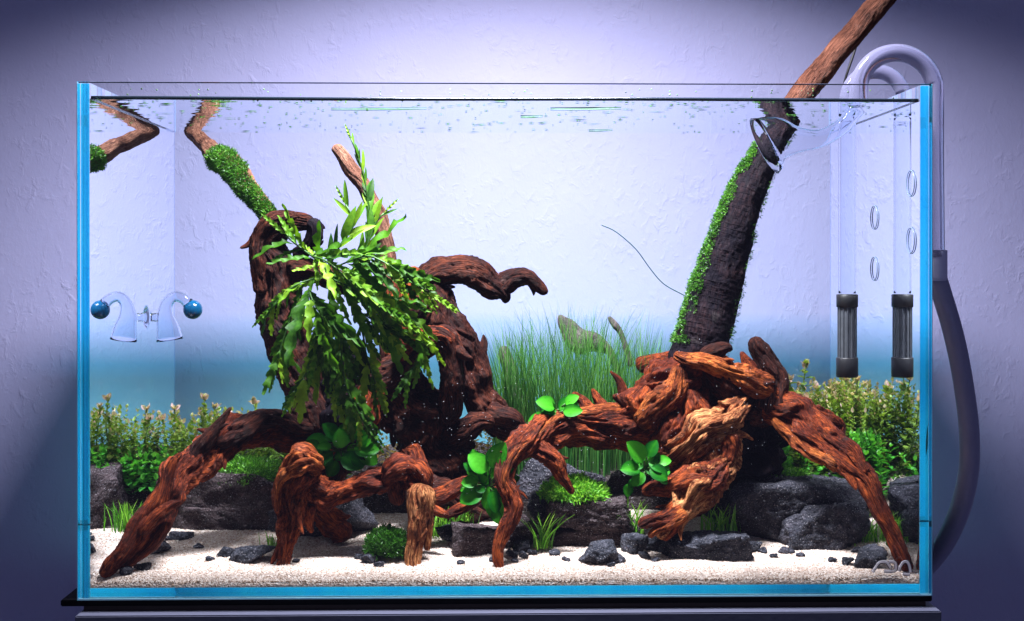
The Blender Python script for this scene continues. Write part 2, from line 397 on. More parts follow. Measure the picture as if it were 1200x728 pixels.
# ------------------------------------------------------------------ cabinet and mat
TW, TH, GT = .375, .4525, .008          # half width, height, pane thickness
YB = .330                                # inner face of the back pane
cab = empty('cabinet', (0, .18, -.30), 'dark grey cabinet under the aquarium, only its top edge in view', 'cabinet')
box('top_panel', (-.374, -.012, -.022), (.380, .40, -.0105), CABINET, cab, .001)
box('front_panel', (-.372, -.004, -.30), (.372, .39, -.0225), CAB_DARK, cab, .001)
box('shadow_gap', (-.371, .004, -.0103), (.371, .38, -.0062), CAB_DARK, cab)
fm = box('foam_mat', (-.391, .003, -.006), (.3765, .345, -.0003), MATBLACK, None, .0008); tag(fm, 'thin black mat between tank and cabinet top', 'mat')

# ------------------------------------------------------------------ the tank: five panes, blue polished edges, seams, etched mark
tank = empty('aquarium', (0, .17, 0), 'rimless rectangular glass aquarium with blue edges, holding the planted driftwood scape', 'aquarium')
e = .0002
box('front_pane', (-TW, 0, 0), (TW, GT, TH), GLASS, tank)
box('back_pane', (-TW, YB, 0), (TW, YB+GT, TH), GLASS, tank)
for s in (-1, 1):
    x0, x1 = (-TW, -TW+GT) if s < 0 else (TW-GT, TW)
    sp = box('side_pane', (x0, GT+e, 0), (x1, YB-e, TH), GLASS, tank)
    box('blue_edge', (x0+.0005, GT+2*e, .0004), (x1-.0003, GT+.0016, TH-.0005), EDGE, sp)
    xi = x1 if s < 0 else x0
    box('seam', (xi-.0007, YB-.0030, .012), (xi+.0007, YB-.0016, TH-.004), SILI, sp)
    xo = -TW-.0007 if s < 0 else TW+.0001
    box('edge_bevel', (xo, .0002, 0), (xo+.0006, .0015, TH), EDGE_PALE, sp)
bp = box('bottom_pane', (-TW+GT+e, GT+e, 0), (TW-GT-e, YB-e, .0085), GLASS, tank)
box('blue_edge', (-TW+GT+2*e, GT+2*e, .0011), (TW-GT-2*e, GT+.0016, .0082), EDGE, bp)
box('edge_bevel', (-TW+.0005, -.0006, .0002), (TW-.0005, -.0001, .0016), EDGE_PALE, bp)
box('rim_line', (-TW+.001, -.0004, TH-.0012), (TW-.001, -.0001, TH-.0002), DARKLINE, tank)
box('rim_line', (-TW+.009, YB+.0001, TH+.0001), (TW-.009, YB+GT-.0005, TH+.0006), EDGE, tank)
# etched letters A D A on the front pane
def ribbon(name, pts, wpx, y0, th, mat, parent):
    q = np.array(pts, float); t = nrm(np.gradient(q, axis=0)); nn = np.stack([-t[:, 1], t[:, 0]], 1)*wpx/2
    n = len(q); V = []
    for dy in (0, th):
        for sgn in (1, -1): V += [P(*(a_), y0+dy) for a_ in q+nn*sgn]
    V = np.array(V); Fq = []
    for i in range(n-1):
        for A, B in ((0, n), (3*n, 2*n), (2*n, 0), (n, 3*n)): Fq.append([A+i, A+i+1, B+i+1, B+i])
    return link(name, mesh(name, V, Fq, False), mat, parent)
m_, nt_, out_ = mat_new('etched_white_glow'); t_ = N(nt_, 'ShaderNodeBsdfTranslucent'); t_.inputs[0].default_value = (.95, .95, 1, 1); nt_.links.new(t_.outputs[0], out_.inputs[0]); ETCH_W = m_
ETCH_D = plain('etched_grey', (.10, .10, .14), .6, .2, .05)
def etched(pts):
    c = spline([[x, y, 0] for x, y in pts], 1.2)[:, :2]
    t = nrm(np.gradient(c, axis=0)); nn = np.stack([-t[:, 1], t[:, 0]], 1)*1.75
    o_ = ribbon('etched_letter', c, 2.9, -.0008, .0002, ETCH_W, tank)
    for sg in (1, -1): ribbon('letter_outline', c+nn*sg, .75, -.0006, .0002, ETCH_D, tank)
    return o_
etched([(1022.5, 670.5), (1026, 665), (1029, 660.5), (1032, 658.6), (1036, 658.3), (1039, 659), (1041.5, 662), (1044, 666)])
etched([(1036, 669.5), (1042, 669.6), (1047, 669.4), (1049.6, 667.5), (1050, 663.5), (1049.3, 660), (1046.5, 658.5), (1041.5, 658.3)])
etched([(1053, 669.5), (1055, 664), (1057.5, 660), (1060, 658.4), (1063, 658.6), (1065, 661.5), (1066.3, 666), (1067, 671)])
etched([(1058, 672.2), (1062, 673), (1066.5, 673)])

# ------------------------------------------------------------------ water
WZ = .4390
def build_water():
    x0, x1, y0, y1, zb = -TW+GT+.0004, TW-GT-.0004, GT+.0004, YB-.0004, .0088
    nx, ny = 260, 130
    X, Y = np.meshgrid(np.linspace(x0, x1, nx), np.linspace(y0, y1, ny))
    q = np.stack([X*16, Y*60, X*0], -1)
    q2 = np.stack([X*40+7, Y*130, X*0], -1)
    edge = np.minimum.reduce([(X-x0)/.02, (x1-X)/.02, (Y-y0)/.01, (y1-Y)/.01]).clip(0, 1)
    Z = WZ+edge*(noise(q)*.00016+noise(q2)*.00007)
    V = np.stack([X, Y, Z], -1).reshape(-1, 3); Fq = grid_faces(ny, nx, False)
    n = len(V)
    c = np.array([[x0, y0, zb], [x1, y0, zb], [x1, y1, zb], [x0, y1, zb], [x0, y0, WZ], [x1, y0, WZ], [x1, y1, WZ], [x0, y1, WZ]])
    S_ = np.array([[0, 1, 5, 4], [1, 2, 6, 5], [2, 3, 7, 6], [3, 0, 4, 7], [3, 2, 1, 0]])+n
    o = link('water', mesh('water', np.vstack([V, c]), np.vstack([Fq, S_]), False), WATER)
    for k, p in enumerate(o.data.polygons): p.use_smooth = k < len(Fq)
    tag(o, 'clear still water filling the glass tank almost to the rim', 'water', kind='structure')
    # meniscus against the front pane, its dark bent reflection put into the colour
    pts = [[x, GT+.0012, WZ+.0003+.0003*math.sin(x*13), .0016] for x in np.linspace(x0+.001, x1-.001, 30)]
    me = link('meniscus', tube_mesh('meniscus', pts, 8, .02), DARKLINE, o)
    for xx in (x0+.0012, x1-.0012):
        link('meniscus', tube_mesh('meniscus', [[xx, y, WZ, .0006] for y in np.linspace(y0+.002, y1-.004, 12)], 6, .03), SILI, o)
build_water()

# ------------------------------------------------------------------ sand and soil
def sandz(x, y):
    b = np.interp(y, [0, .03, .10, .17, .23, .33], [.0150, .0160, .021, .029, .040, .050])
    r = np.exp(-((x-.317)/.022)**2)*np.clip((y-.13)/.12, 0, 1)*.045
    k = np.exp(-((x-.34)/.03)**2)*np.exp(-((y-.012)/.02)**2)*.004
    f = np.clip((y-.008)/.012, 0, 1)
    return b+r+k-.0035*(1-f)+.0022*noise(np.stack([x*22, y*22, x*0], -1))+.0006*noise(np.stack([x*90, y*90, x*0+3], -1))
def soilz(x, y):
    b = np.interp(y, [.0, .195, .225, .33], [-.02, .0, .066, .092])
    gap = np.exp(-((x-.317)/.03)**2)*np.clip(1-(y-.2)/.1, 0, 1)*.05
    return np.maximum(b-gap+.004*noise(np.stack([x*40, y*40, x*0+8], -1)), .0092)
def sandmat(name, cols, br):
    m, nt, out = mat_new(name); g = N(nt, 'ShaderNodeNewGeometry'); p = g.outputs['Position']; at = N(nt, 'ShaderNodeAttribute', attribute_name='tint')
    vo = N(nt, 'ShaderNodeTexVoronoi'); vo.inputs['Scale'].default_value = 700; nt.links.new(p, vo.inputs['Vector'])
    sep = N(nt, 'ShaderNodeSeparateColor'); nt.links.new(vo.outputs['Color'], sep.inputs[0])
    src = at.outputs['Fac'] if br else sep.outputs[0]
    c = ramp(nt, cols, src).outputs[0]
    principled(nt, out, c, .7, .3, None if br else bump(nt, vo.outputs[0], .9, .0016)); return m
SANDCOLS = [(0, (.20, .13, .085)), (.08, (.42, .30, .22)), (.3, (.50, .39, .33)), (.7, (.62, .525, .46)), (1, (.78, .72, .67))]
def ground(name, fz, y0, y1, n, m, mat, label, cat):
    X, Y = np.meshgrid(np.linspace(-TW+GT+.0006, TW-GT-.0006, n), np.linspace(y0, y1, m)); Z = fz(X, Y)
    V = np.stack([X, Y, Z], -1).reshape(-1, 3); F1 = grid_faces(m, n, False)
    # skirt along the front, so the layer has a cut edge against the glass
    k = len(V); sk = V[:n].copy(); sk[:, 2] = .0088
    F2 = np.stack([k+np.arange(n-1), k+np.arange(1, n), np.arange(1, n), np.arange(n-1)], 1)
    o = link(name, mesh(name, np.vstack([V, sk]), np.vstack([F1, F2]), True), mat); tag(o, label, cat, kind='structure'); return o
ground('sand', sandz, GT+.0008, YB-.001, 300, 140, sandmat('sand', SANDCOLS, False), 'pale cream sand bed along the front of the tank', 'sand')
SOILM = rockmat('soil', (.010, .008, .008), (.030, .022, .020), (.07, .05, .045))
ground('soil', soilz, .196, YB-.001, 200, 60, SOILM, 'dark planting soil banked up behind the rocks', 'soil')
def grains():
    n = 42000
    x = rng.uniform(-.365, .365, n); y = GT+.0014+(rng.random(n)**1.35)*.235
    z = sandz(x, y)
    T = np.array([[1, 0, 0], [0, 1, 0], [-1, 0, 0], [0, -1, 0], [0, 0, 1], [0, 0, -1]], float)*np.array([1, .8, .7])
    Fq = [[0, 1, 4], [1, 2, 4], [2, 3, 4], [3, 0, 4], [1, 0, 5], [2, 1, 5], [3, 2, 5], [0, 3, 5]]
    Yd = rand_dirs(n); X, Yd, Z = basis(Yd)
    o = scatter('sand_grain_layer', T, Fq, np.stack([x, y, z], 1), X, Yd, Z, rng.uniform(.0006, .00125, n), rng.random(n)**1.15, sandmat('sand_grain', SANDCOLS, True), None, False)
    tag(o, 'loose coarse cream sand grains covering the tank floor', 'sand grains', kind='stuff')
    # darker mulm along the glass
    n = 2600; x = rng.uniform(-.365, .365, n); y = np.full(n, GT+.0012); z = rng.uniform(.009, .0142, n)
    Yd = rand_dirs(n); X, Yd, Z = basis(Yd)
    o = scatter('debris_line', T, Fq, np.stack([x, y, z], 1), X, Yd, Z, rng.uniform(.0004, .0010, n), rng.random(n)*.16, sandmat('mulm', [(0, (.11, .055, .025)), (.1, (.34, .20, .10)), (.2, (.55, .40, .26))], True), None, False)
    tag(o, 'brownish line of fine debris along the front glass at the sand edge', 'debris', kind='stuff')
grains()

# ------------------------------------------------------------------ rocks
import bmesh
_ico = {}
def ico(s):
    if s not in _ico:
        bm = bmesh.new(); bmesh.ops.create_icosphere(bm, subdivisions=s, radius=1)
        V = np.array([v.co[:] for v in bm.verts]); Fq = np.array([[v.index for v in f.verts] for f in bm.faces]); bm.free(); _ico[s] = (V, Fq)
    return _ico[s]
def on_sand(px, py, ymin=.012, ymax=.24):
    ys = np.linspace(ymin, ymax, 120); pts = np.array([P(px, py, y) for y in ys]); d = pts[:, 2]-sandz(pts[:, 0], pts[:, 1])
    k = np.argmax(d < 0); return float(ys[k]) if d[k] < 0 else ymax
def rock(label, px, py, y, wpx, hpx, dm, seed, mat=None, sub=4, rz=0.0, group=None, tilt=0.0, rough=1.0, name='lava_rock', planes=11, boxy=0.0):
    D, Fq = ico(sub); r = np.random.default_rng(seed)
    n = nrm(r.normal(size=(planes, 3))); n[0] = nrm(np.array([.15*r.normal(), -.3, 1.0])); n[1] = nrm(np.array([.3*r.normal(), -1.0, .15])); h = r.uniform(.50, .95, planes)
    if boxy:
        jn = nrm(np.vstack([np.eye(3), -np.eye(3)])+r.normal(0, .10, (6, 3))); n = np.vstack([jn, n[2:]]); h = np.concatenate([np.full(6, boxy), h[2:]+.22])
    dd = np.maximum(D@n.T, 1e-3); rad = np.min(np.minimum(h[None]/dd, 1.25), 1)
    V = D*rad[:, None]; lo, hi = V.min(0), V.max(0); V = (V-(lo+hi)/2)/((hi-lo)/2)
    if py > 625 and hpx < 36: y = on_sand(px, py+hpx*.34, .012, .20)
    sx, sz = wpx*M(y)/2, hpx*M(y)/2; V = V*np.array([sx, dm/2, sz])
    dn = nrm(D); k = min(sx, sz)
    V = V+dn*((fbm(V*38+seed*3.7, 3)*.09*k+fbm(V*120+seed, 4)*min(.0026, .16*k)+np.minimum(noise(V*300+seed), 0)*min(.0030, .2*k))*rough)[:, None]
    ct, st = math.cos(rz), math.sin(rz); V = V@np.array([[ct, st, 0], [-st, ct, 0], [0, 0, 1]])
    ct, st = math.cos(tilt), math.sin(tilt); V = V@np.array([[ct, 0, st], [0, 1, 0], [-st, 0, ct]])
    c = P(px, py, y); V = inside(V+c)-c; o = link(name, mesh(name, V, Fq), mat or R_DARK); o.location = c
    return tag(o, label, 'rock', group)
G = 'dark stones set in the sand'
rock('big dark layered rock behind the left arching driftwood leg', 285, 592, .20, 186, 88, .09, 11, R_BROWN, 5, boxy=.84, tilt=-.04, group=G)
rock('dark slab lying under the left big rock at the sand edge', 290, 612, .185, 165, 46, .05, 12, R_BROWN, 5, boxy=.72, group=G)
rock('dark rock at the far left back beside the side glass', 168, 590, .255, 90, 70, .07, 13, R_DARK, group=G)
rock('elongated black rock beside the orange driftwood leg on the left', 297, 649, .075, 56, 20, .026, 14, R_BLACK, 4, tilt=.08, group=G)
rock('small black stone at the left end of the elongated black rock', 267, 647, .085, 24, 13, .013, 15, R_BLACK, group=G)
rock('flat dark stone at the foot of the left big rock', 212, 628, .14, 30, 11, .02, 16, R_DARK, group=G)
rock('dark stone half hidden behind the left driftwood leg', 184, 640, .10, 32, 20, .025, 17, R_DARK, group=G)
rock('tiny dark stone right of the left driftwood foot', 167, 664, .06, 20, 9, .012, 18, R_DARK, group=G)
rock('tiny dark stone in front of the left driftwood foot', 149, 669.5, .045, 17, 11, .012, 19, R_DARK, group=G)
rock('grey stone near the left side glass behind the driftwood foot', 128, 634, .095, 24, 16, .02, 20, R_DARK, group=G)
rock('dark rubble stone under the lower driftwood crossbar', 380, 605, .16, 130, 70, .06, 21, R_DARK, group=G)
rock('moss topped rock behind the pale driftwood post', 458, 640, .085, 52, 40, .04, 22, R_BLACK, group=G)
rock('small black stone left of the moss topped rock', 433, 655, .07, 22, 13, .014, 23, R_BLACK, group=G)
rock('dark soil coloured boulder behind the central driftwood trunk', 520, 590, .24, 150, 70, .06, 24, R_DARK, group=G)
rock('rounded purplish rock left of the thin red root', 559, 634, .10, 58, 44, .045, 25, R_BROWN, boxy=.72, group=G)
rock('small black stone between rounded rock and grass', 527, 625, .12, 34, 20, .03, 26, R_BLACK, group=G)
rock('dark stone right behind the thin red root', 606, 622, .125, 46, 40, .04, 27, R_BROWN, group=G)
rock('small jagged black stone right of the red root tip', 611, 641, .085, 20, 17, .016, 28, R_BLACK, group=G)
rock('pebble sized black stone at the red root tip', 600, 649, .08, 15, 11, .011, 29, R_BLACK, group=G)
rock('smallest black stone right of the red root tip', 614, 651, .078, 13, 11, .011, 30, R_BLACK, group=G)
rock('square faced brown stone carrying the moss patch under the root arch', 690, 601, .135, 112, 42, .07, 31, R_BROWN, 5, boxy=.72, group=G)
rock('dark base stone below the square faced brown stone', 690, 622, .137, 130, 28, .06, 32, R_BROWN, boxy=.72, group=G)
rock('black stone wedged left of the square faced brown stone', 634, 594, .13, 30, 34, .03, 33, R_BLACK, group=G)
rock('flat lavender grey stone on top behind the moss patch', 738, 566, .155, 64, 28, .04, 34, R_BROWN, boxy=.72, group=G)
rock('black angular stone on the sand in front of the square stone', 704, 648, .075, 46, 33, .03, 35, R_BLACK, 4, tilt=-.2, group=G)
rock('small black stone touching the angular stone', 724, 655, .07, 19, 13, .013, 36, R_BLACK, group=G)
rock('knobbly black stone behind the angular stone', 744, 638, .085, 34, 25, .025, 37, R_BLACK, group=G)
rock('black stone against the tip of the splintered bark leg', 768, 638, .09, 34, 19, .022, 38, R_BLACK, group=G)
rock('broad low black rock right of the splintered bark leg', 826, 644, .085, 112, 42, .05, 39, R_BLACK, 5, boxy=.72, group=G)
rock('large dark rock under the right driftwood leg', 932, 597, .148, 176, 84, .08, 40, R_DARK, 5, boxy=.88, tilt=.06, group=G)
rock('lower front half of the large right rock', 962, 618, .118, 112, 60, .05, 41, R_DARK, 5, boxy=.88, tilt=.12, group=G)
rock('small flat black stone left of the large right rock', 876, 640, .11, 34, 12, .018, 42, R_BLACK, group=G)
rock('flat chip of stone in front of the large right rock', 921, 645, .09, 20, 8, .012, 43, R_DARK, group=G)
rock('dark pebble behind the bark leg tuft', 858, 629, .13, 22, 11, .016, 44, R_DARK, group=G)
rock('black rock on the sand beside the etched letters', 1021, 655, .06, 42, 31, .03, 45, R_BLACK, 4, group=G)
rock('tiny black stone left of the rock by the etched letters', 993, 658, .065, 15, 10, .010, 46, R_BLACK, group=G)
rock('dark rock at the right side glass behind the driftwood leg', 1052, 580, .20, 60, 66, .05, 47, R_DARK, group=G)
rock('dark rock behind the sand path on the right', 1000, 575, .235, 80, 60, .05, 48, R_DARK, group=G)
rock('dark rock deep in the shade under the right driftwood', 870, 590, .20, 90, 70, .05, 49, R_DARK, group=G)
rock('dark stone in the shade under the root arch', 655, 565, .19, 110, 60, .05, 50, R_DARK, group=G)

for i, (cx, cy_, w_, h_, lab) in enumerate([(198, 631, 14, 7, 'just below the left big rock'), (175, 645, 14, 8, 'right behind the left driftwood leg'), (246, 655, 11, 6, 'left of the elongated black rock'), (444, 661, 13, 8, 'in front of the moss topped rock'), (420, 653, 11, 7, 'far left of the moss topped rock'), (603, 657, 10, 7, 'right beside the red root tip'), (624, 648, 12, 8, 'between red root and bright grass tuft'), (716, 662, 10, 7, 'in front of the black angular stone'), (755, 651, 14, 9, 'right of the knobbly black stone'), (768, 656, 10, 6, 'in front of the bark leg tip'), (868, 638, 14, 7, 'at the right end of the broad low black rock'), (893, 645, 13, 7, 'left of the flat chip below the large right rock'), (906, 651, 10, 6, 'nearest the glass below the large right rock'), (938, 650, 12, 6, 'below the middle of the large right rock'), (976, 656, 11, 7, 'left of the rock by the etched letters'), (1003, 645, 11, 8, 'behind the rock by the etched letters'), (578, 656, 11, 7, 'left of the red root tip'), (540, 659, 10, 6, 'in front of the rounded purplish rock'), (233, 640, 13, 7, 'between left leg and elongated rock'), (347, 657, 11, 6, 'right of the orange leg foot'), (663, 655, 11, 7, 'on open sand left of the angular stone'), (650, 648, 14, 8, 'right of the bright grass tuft')]):
    yy = on_sand(cx, cy_+h_*.35)
    rock('small dark stone chip '+lab, cx, cy_, yy, w_, h_, w_*M(yy)*.8, 300+i, R_BLACK, 3, name='stone_chip', group='dark stone chips on the sand')
# ------------------------------------------------------------------ driftwood
def wood_piece(px, py, y, label): return empty('driftwood', Vector(P(px, py, y)), label, 'driftwood')
# left arching leg
d = wood_piece(120, 672, .04, 'dark red driftwood root arching from the left sand to the upright trunk')
limb('root', [(117, 675, .018, 5), (130, 662, .022, 10), (158, 630, .036, 13), (190, 588, .06, 17), (222, 548, .085, 21), (262, 514, .11, 22), (310, 505, .14, 18), (360, 511, .16, 20), (400, 522, .175, 22)], d, W_RED, 1, .22, .16, 9)
limb('root', [(140, 669, .026, 3), (168, 646, .036, 7), (188, 618, .048, 8), (200, 590, .062, 9)], d, W_RED, 2, .25, .2, 9)
limb('spur', [(225, 545, .085, 12), (240, 520, .085, 10), (256, 500, .085, 6), (271, 477, .085, 1.5)], d, W_DARK, 3, .2, .1)
limb('spur', [(172, 612, .040, 8), (188, 585, .045, 7), (196, 560, .05, 6), (203, 542, .052, 5), (213, 531, .054, 2.5)], d, W_RED, 4, .25, .15)
limb('spur', [(165, 628, .028, 6), (185, 606, .034, 7), (203, 592, .042, 5), (214, 588, .046, 2)], d, W_RED, 5, .3, .2)
limb('ridge', [(250, 520, .095, 9), (285, 500, .105, 12), (315, 488, .12, 9), (350, 497, .14, 9), (375, 500, .16, 6)], d, W_DARK, 6, .3, .2)
# upright trunk
d = wood_piece(375, 540, .17, 'tall dark driftwood trunk on the left, holed at its top and hung with green plant')
limb('trunk', [(400, 560, .175, 38), (380, 520, .175, 32), (360, 460, .175, 26), (341, 400, .175, 25), (324, 345, .175, 23), (314, 300, .175, 20), (317, 275, .172, 19), (332, 261, .17, 15), (350, 259, .165, 10), (367, 264, .16, 7)], d, W_DARK, 7, .2, .14, 5)
limb('branch', [(362, 258, .16, 7), (369, 268, .158, 8), (366, 282, .16, 8), (356, 292, .165, 8), (345, 300, .17, 12)], d, W_LOG, 8, .2, .15)
limb('ridge', [(306, 345, .158, 7), (303, 310, .157, 9), (304, 280, .157, 10), (316, 260, .156, 9), (334, 254, .158, 6), (350, 254, .16, 3)], d, W_DARK, 9, .25, .15)
limb('trunk', [(390, 550, .16, 22), (395, 500, .16, 24), (395, 450, .165, 20), (385, 400, .17, 16)], d, W_LOG, 11, .2, .2)
limb('branch', [(335, 310, .17, 14), (370, 318, .165, 13), (410, 330, .165, 12), (450, 345, .17, 10)], d, W_DARK, 10, .2, .2)
# mossy stick upper left
d = wood_piece(312, 262, .19, 'thin brown stick reaching up left to the water surface, wrapped in moss')
limb('branch', [(330, 275, .18, 12), (312, 247, .19, 9), (292, 220, .205, 11), (272, 196, .225, 12), (252, 180, .255, 10), (236, 165, .29, 9), (222, 150.5, .322, 8)], d, W_PALE, 12, .08, .1, 4, key='stickL')
# stick behind the plant
d = wood_piece(455, 340, .2, 'slim brown stick rising behind the green plant, cut end pale')
limb('branch', [(455, 380, .20, 13), (455, 320, .20, 10), (448, 270, .20, 9), (434, 230, .20, 8.5), (412, 197, .20, 8), (391, 170, .20, 6)], d, W_PALE, 13, .08, .08, 4, key='stickM')
# central twisted piece
d = wood_piece(540, 600, .2, 'large dark twisted driftwood in the centre with an arm reaching right')
limb('trunk', [(560, 620, .20, 36), (535, 575, .20, 38), (515, 530, .195, 36), (492, 490, .185, 32), (460, 460, .175, 28), (430, 448, .17, 26), (405, 450, .165, 22)], d, W_DARK, 14, .2, .2, 5)
limb('trunk', [(428, 510, .17, 18), (432, 480, .165, 20), (442, 452, .165, 22), (462, 432, .16, 16), (490, 410, .155, 15), (516, 400, .15, 17), (530, 418, .15, 15), (533, 450, .155, 14), (530, 478, .16, 13), (522, 496, .165, 6)], d, W_DARK, 15, .2, .12, 5)
limb('ridge', [(462, 420, .145, 8), (490, 396, .14, 10), (515, 392, .14, 9), (530, 405, .14, 7)], d, W_RED, 16, .3, .1)
limb('branch', [(455, 425, .175, 14), (463, 390, .18, 12), (466, 355, .185, 14), (478, 330, .19, 17), (498, 324, .195, 14)], d, W_ORANGE, 17, .2, .15)
limb('branch', [(478, 398, .19, 9), (490, 370, .195, 19), (490, 345, .20, 21), (503, 330, .20, 16)], d, W_DARK, 18, .2, .15)
limb('branch', [(498, 322, .20, 12), (514, 350, .20, 17), (532, 390, .20, 21), (549, 430, .20, 21), (562, 465, .20, 18), (582, 492, .20, 16), (604, 510, .20, 12)], d, W_DARK, 19, .2, .16, 4)
limb('branch', [(488, 328, .20, 14), (515, 321, .20, 15), (540, 316, .20, 15), (560, 321, .20, 15), (577, 334, .20, 13), (591, 346, .20, 8), (592, 356, .20, 2)], d, W_DARK, 20, .2, .14)
limb('branch', [(572, 334, .20, 8), (588, 336, .20, 13), (604, 328, .20, 12), (620, 326, .20, 9), (632, 336, .20, 7), (641, 345, .20, 4)], d, W_DARK, 21, .2, .14)
limb('spur', [(551, 312, .20, 4), (552, 304, .20, 3.5), (554, 299, .20, 2.5)], d, W_LOG, 22, .1, .1)
limb('root', [(520, 520, .18, 20), (548, 502, .175, 14), (566, 494, .17, 9), (580, 496, .17, 4)], d, W_DARK, 23, .25, .2)
limb('root', [(570, 480, .185, 12), (592, 488, .18, 10), (606, 497, .18, 9), (610, 515, .18, 5)], d, W_DARK, 24, .25, .2)
limb('root', [(480, 560, .17, 16), (500, 575, .16, 18), (530, 590, .16, 16), (560, 600, .165, 12)], d, W_DARK, 25, .25, .2)
limb('root', [(430, 500, .15, 14), (432, 470, .15, 14), (438, 450, .15, 9)], d, W_RED, 26, .3, .2)
# lower front piece with two standing legs
d = wood_piece(327, 672, .05, 'orange driftwood table with one stout left leg and a knotted crossbar')
limb('leg', [(358, 542, .085, 14), (352, 556, .08, 24), (346, 580, .074, 20), (342, 610, .068, 15), (335, 642, .06, 10), (327, 675, .052, 5)], d, W_RED, 27, .36, .16, 2)
limb('ridge', [(326, 600, .060, 3), (325, 570, .060, 5), (334, 554, .060, 7), (350, 546, .062, 6), (366, 549, .068, 4)], d, W_ORANGE, 28, .4, .25)
limb('crossbar', [(358, 566, .082, 16), (385, 581, .085, 14), (412, 575, .085, 11), (435, 564, .085, 13), (460, 558, .088, 14), (480, 545, .09, 16), (472, 528, .10, 11)], d, W_RED, 29, .36, .32, 5, gn=24)
limb('knot', [(334, 560, .066, 8), (344, 548, .064, 15), (360, 545, .066, 16), (376, 553, .07, 9)], d, W_ORANGE, 129, .4, .42, 4)
limb('knot', [(448, 566, .08, 9), (462, 556, .078, 15), (478, 552, .08, 14), (490, 562, .08, 9)], d, W_RED, 130, .4, .42, 4)
limb('branch', [(360, 560, .11, 14), (375, 545, .11, 17), (388, 552, .11, 14), (384, 572, .10, 10)], d, W_RED, 30, .3, .25)
limb('branch', [(478, 545, .085, 16), (492, 560, .08, 15), (496, 578, .08, 10)], d, W_RED, 31, .3, .2)
limb('spur', [(468, 560, .08, 11), (466, 580, .075, 9), (467, 593, .072, 6)], d, W_RED, 32, .2, .2)
limb('spur', [(360, 590, .08, 8), (362, 612, .08, 5), (366, 625, .08, 2)], d, W_RED, 33, .2, .2)
limb('root', [(372, 600, .14, 10), (385, 612, .13, 14), (400, 622, .12, 11), (408, 632, .115, 6)], d, W_RED, 133, .3, .3)
d = wood_piece(487, 672, .055, 'pale fibrous splintered driftwood post standing on the sand in the centre left')
limb('post', [(494, 566, .07, 13), (492, 582, .068, 15), (491, 605, .064, 12), (489, 630, .06, 10), (485, 652, .056, 9.5), (484, 671, .052, 9)], d, W_BARK, 34, .2, .08, 2, ends=(1, 0))
limb('splinter', [(500, 574, .07, 8), (503, 600, .068, 7), (502, 625, .067, 5), (501, 646, .066, 3)], d, W_BARK, 35, .25, .08, 2)
limb('splinter', [(483, 572, .066, 4), (483, 600, .062, 5), (484, 630, .058, 3)], d, W_BARK, 36, .25, .08, 2)
d = wood_piece(540, 575, .12, 'split reddish root plank lying behind the pale post')
limb('root', [(500, 586, .10, 10), (525, 577, .11, 9), (555, 563, .12, 8), (580, 550, .13, 5)], d, W_RED, 37, .3, .1, 2)
limb('root', [(500, 592, .09, 6), (515, 600, .085, 5), (526, 604, .082, 3)], d, W_RED, 38, .3, .1, 2)
limb('root', [(520, 606, .10, 4), (545, 592, .11, 7), (570, 575, .125, 6), (585, 566, .13, 3)], d, W_RED, 39, .3, .1, 2)
# root arch in the middle
d = wood_piece(588, 674, .05, 'slender red driftwood root sweeping down from the stump to the sand in the middle')
limb('root', [(590, 677, .048, 3.5), (586, 662, .05, 5.5), (584, 645, .052, 6.5), (590, 624, .056, 7.5), (600, 602, .06, 9), (600, 580, .065, 10), (592, 560, .07, 10), (597, 540, .08, 12), (616, 518, .095, 17), (645, 503, .115, 19), (680, 497, .13, 17), (715, 494, .14, 19), (750, 497, .15, 26), (780, 490, .16, 36)], d, W_RED, 40, .3, .14, 8)
limb('root', [(593, 575, .06, 4), (592, 552, .064, 5), (605, 528, .075, 6), (630, 508, .095, 7), (660, 488, .12, 8), (695, 484, .13, 9), (735, 484, .14, 10)], d, W_ORANGE, 41, .3, .14, 3)
limb('root', [(625, 522, .10, 12), (640, 532, .09, 11), (652, 545, .088, 9), (660, 562, .085, 6), (672, 579, .084, 2.5)], d, W_RED, 42, .3, .14, 3)
limb('root', [(655, 510, .12, 12), (690, 508, .13, 13), (730, 512, .14, 14), (760, 520, .15, 18)], d, W_RED, 43, .3, .2, 3)
limb('spur', [(670, 461, .15, 3), (681, 468, .15, 5), (692, 480, .145, 8), (705, 490, .14, 9)], d, W_RED, 44, .2, .15)
limb('spur', [(694, 455, .15, 1.5), (700, 465, .15, 5), (706, 479, .145, 7), (702, 492, .14, 8)], d, W_RED, 45, .25, .15)
limb('spur', [(720, 490, .135, 9), (738, 480, .135, 9), (745, 470, .135, 5)], d, W_RED, 46, .3, .25)
# right stump
d = wood_piece(800, 600, .12, 'massive reddish driftwood stump on the right with horn, bark slab and long right leg')
limb('trunk', [(770, 530, .17, 32), (778, 490, .165, 40), (798, 458, .16, 42), (828, 446, .16, 36), (865, 452, .16, 30)], d, W_RED, 47, .22, .2, 4)
limb('trunk', [(880, 570, .19, 46), (870, 520, .18, 48), (865, 480, .17, 44), (850, 450, .165, 34)], d, W_LOG, 48, .2, .2, 4)
limb('root', [(895, 462, .165, 14), (872, 474, .13, 14), (852, 488, .118, 19), (824, 506, .108, 23), (798, 524, .11, 20), (775, 540, .15, 16)], d, W_BARK, 49, .36, .2, 1, flat=.8)
limb('root', [(845, 490, .15, 16), (852, 512, .12, 15), (850, 536, .105, 17), (836, 560, .095, 23), (814, 583, .085, 22), (792, 604, .078, 14), (770, 630, .07, 5)], d, W_BARK, 50, .38, .2, 1)
limb('trunk', [(800, 455, .145, 30), (806, 500, .135, 34), (815, 545, .125, 32), (812, 580, .11, 24), (800, 605, .10, 12)], d, W_RED, 148, .3, .22, 2)
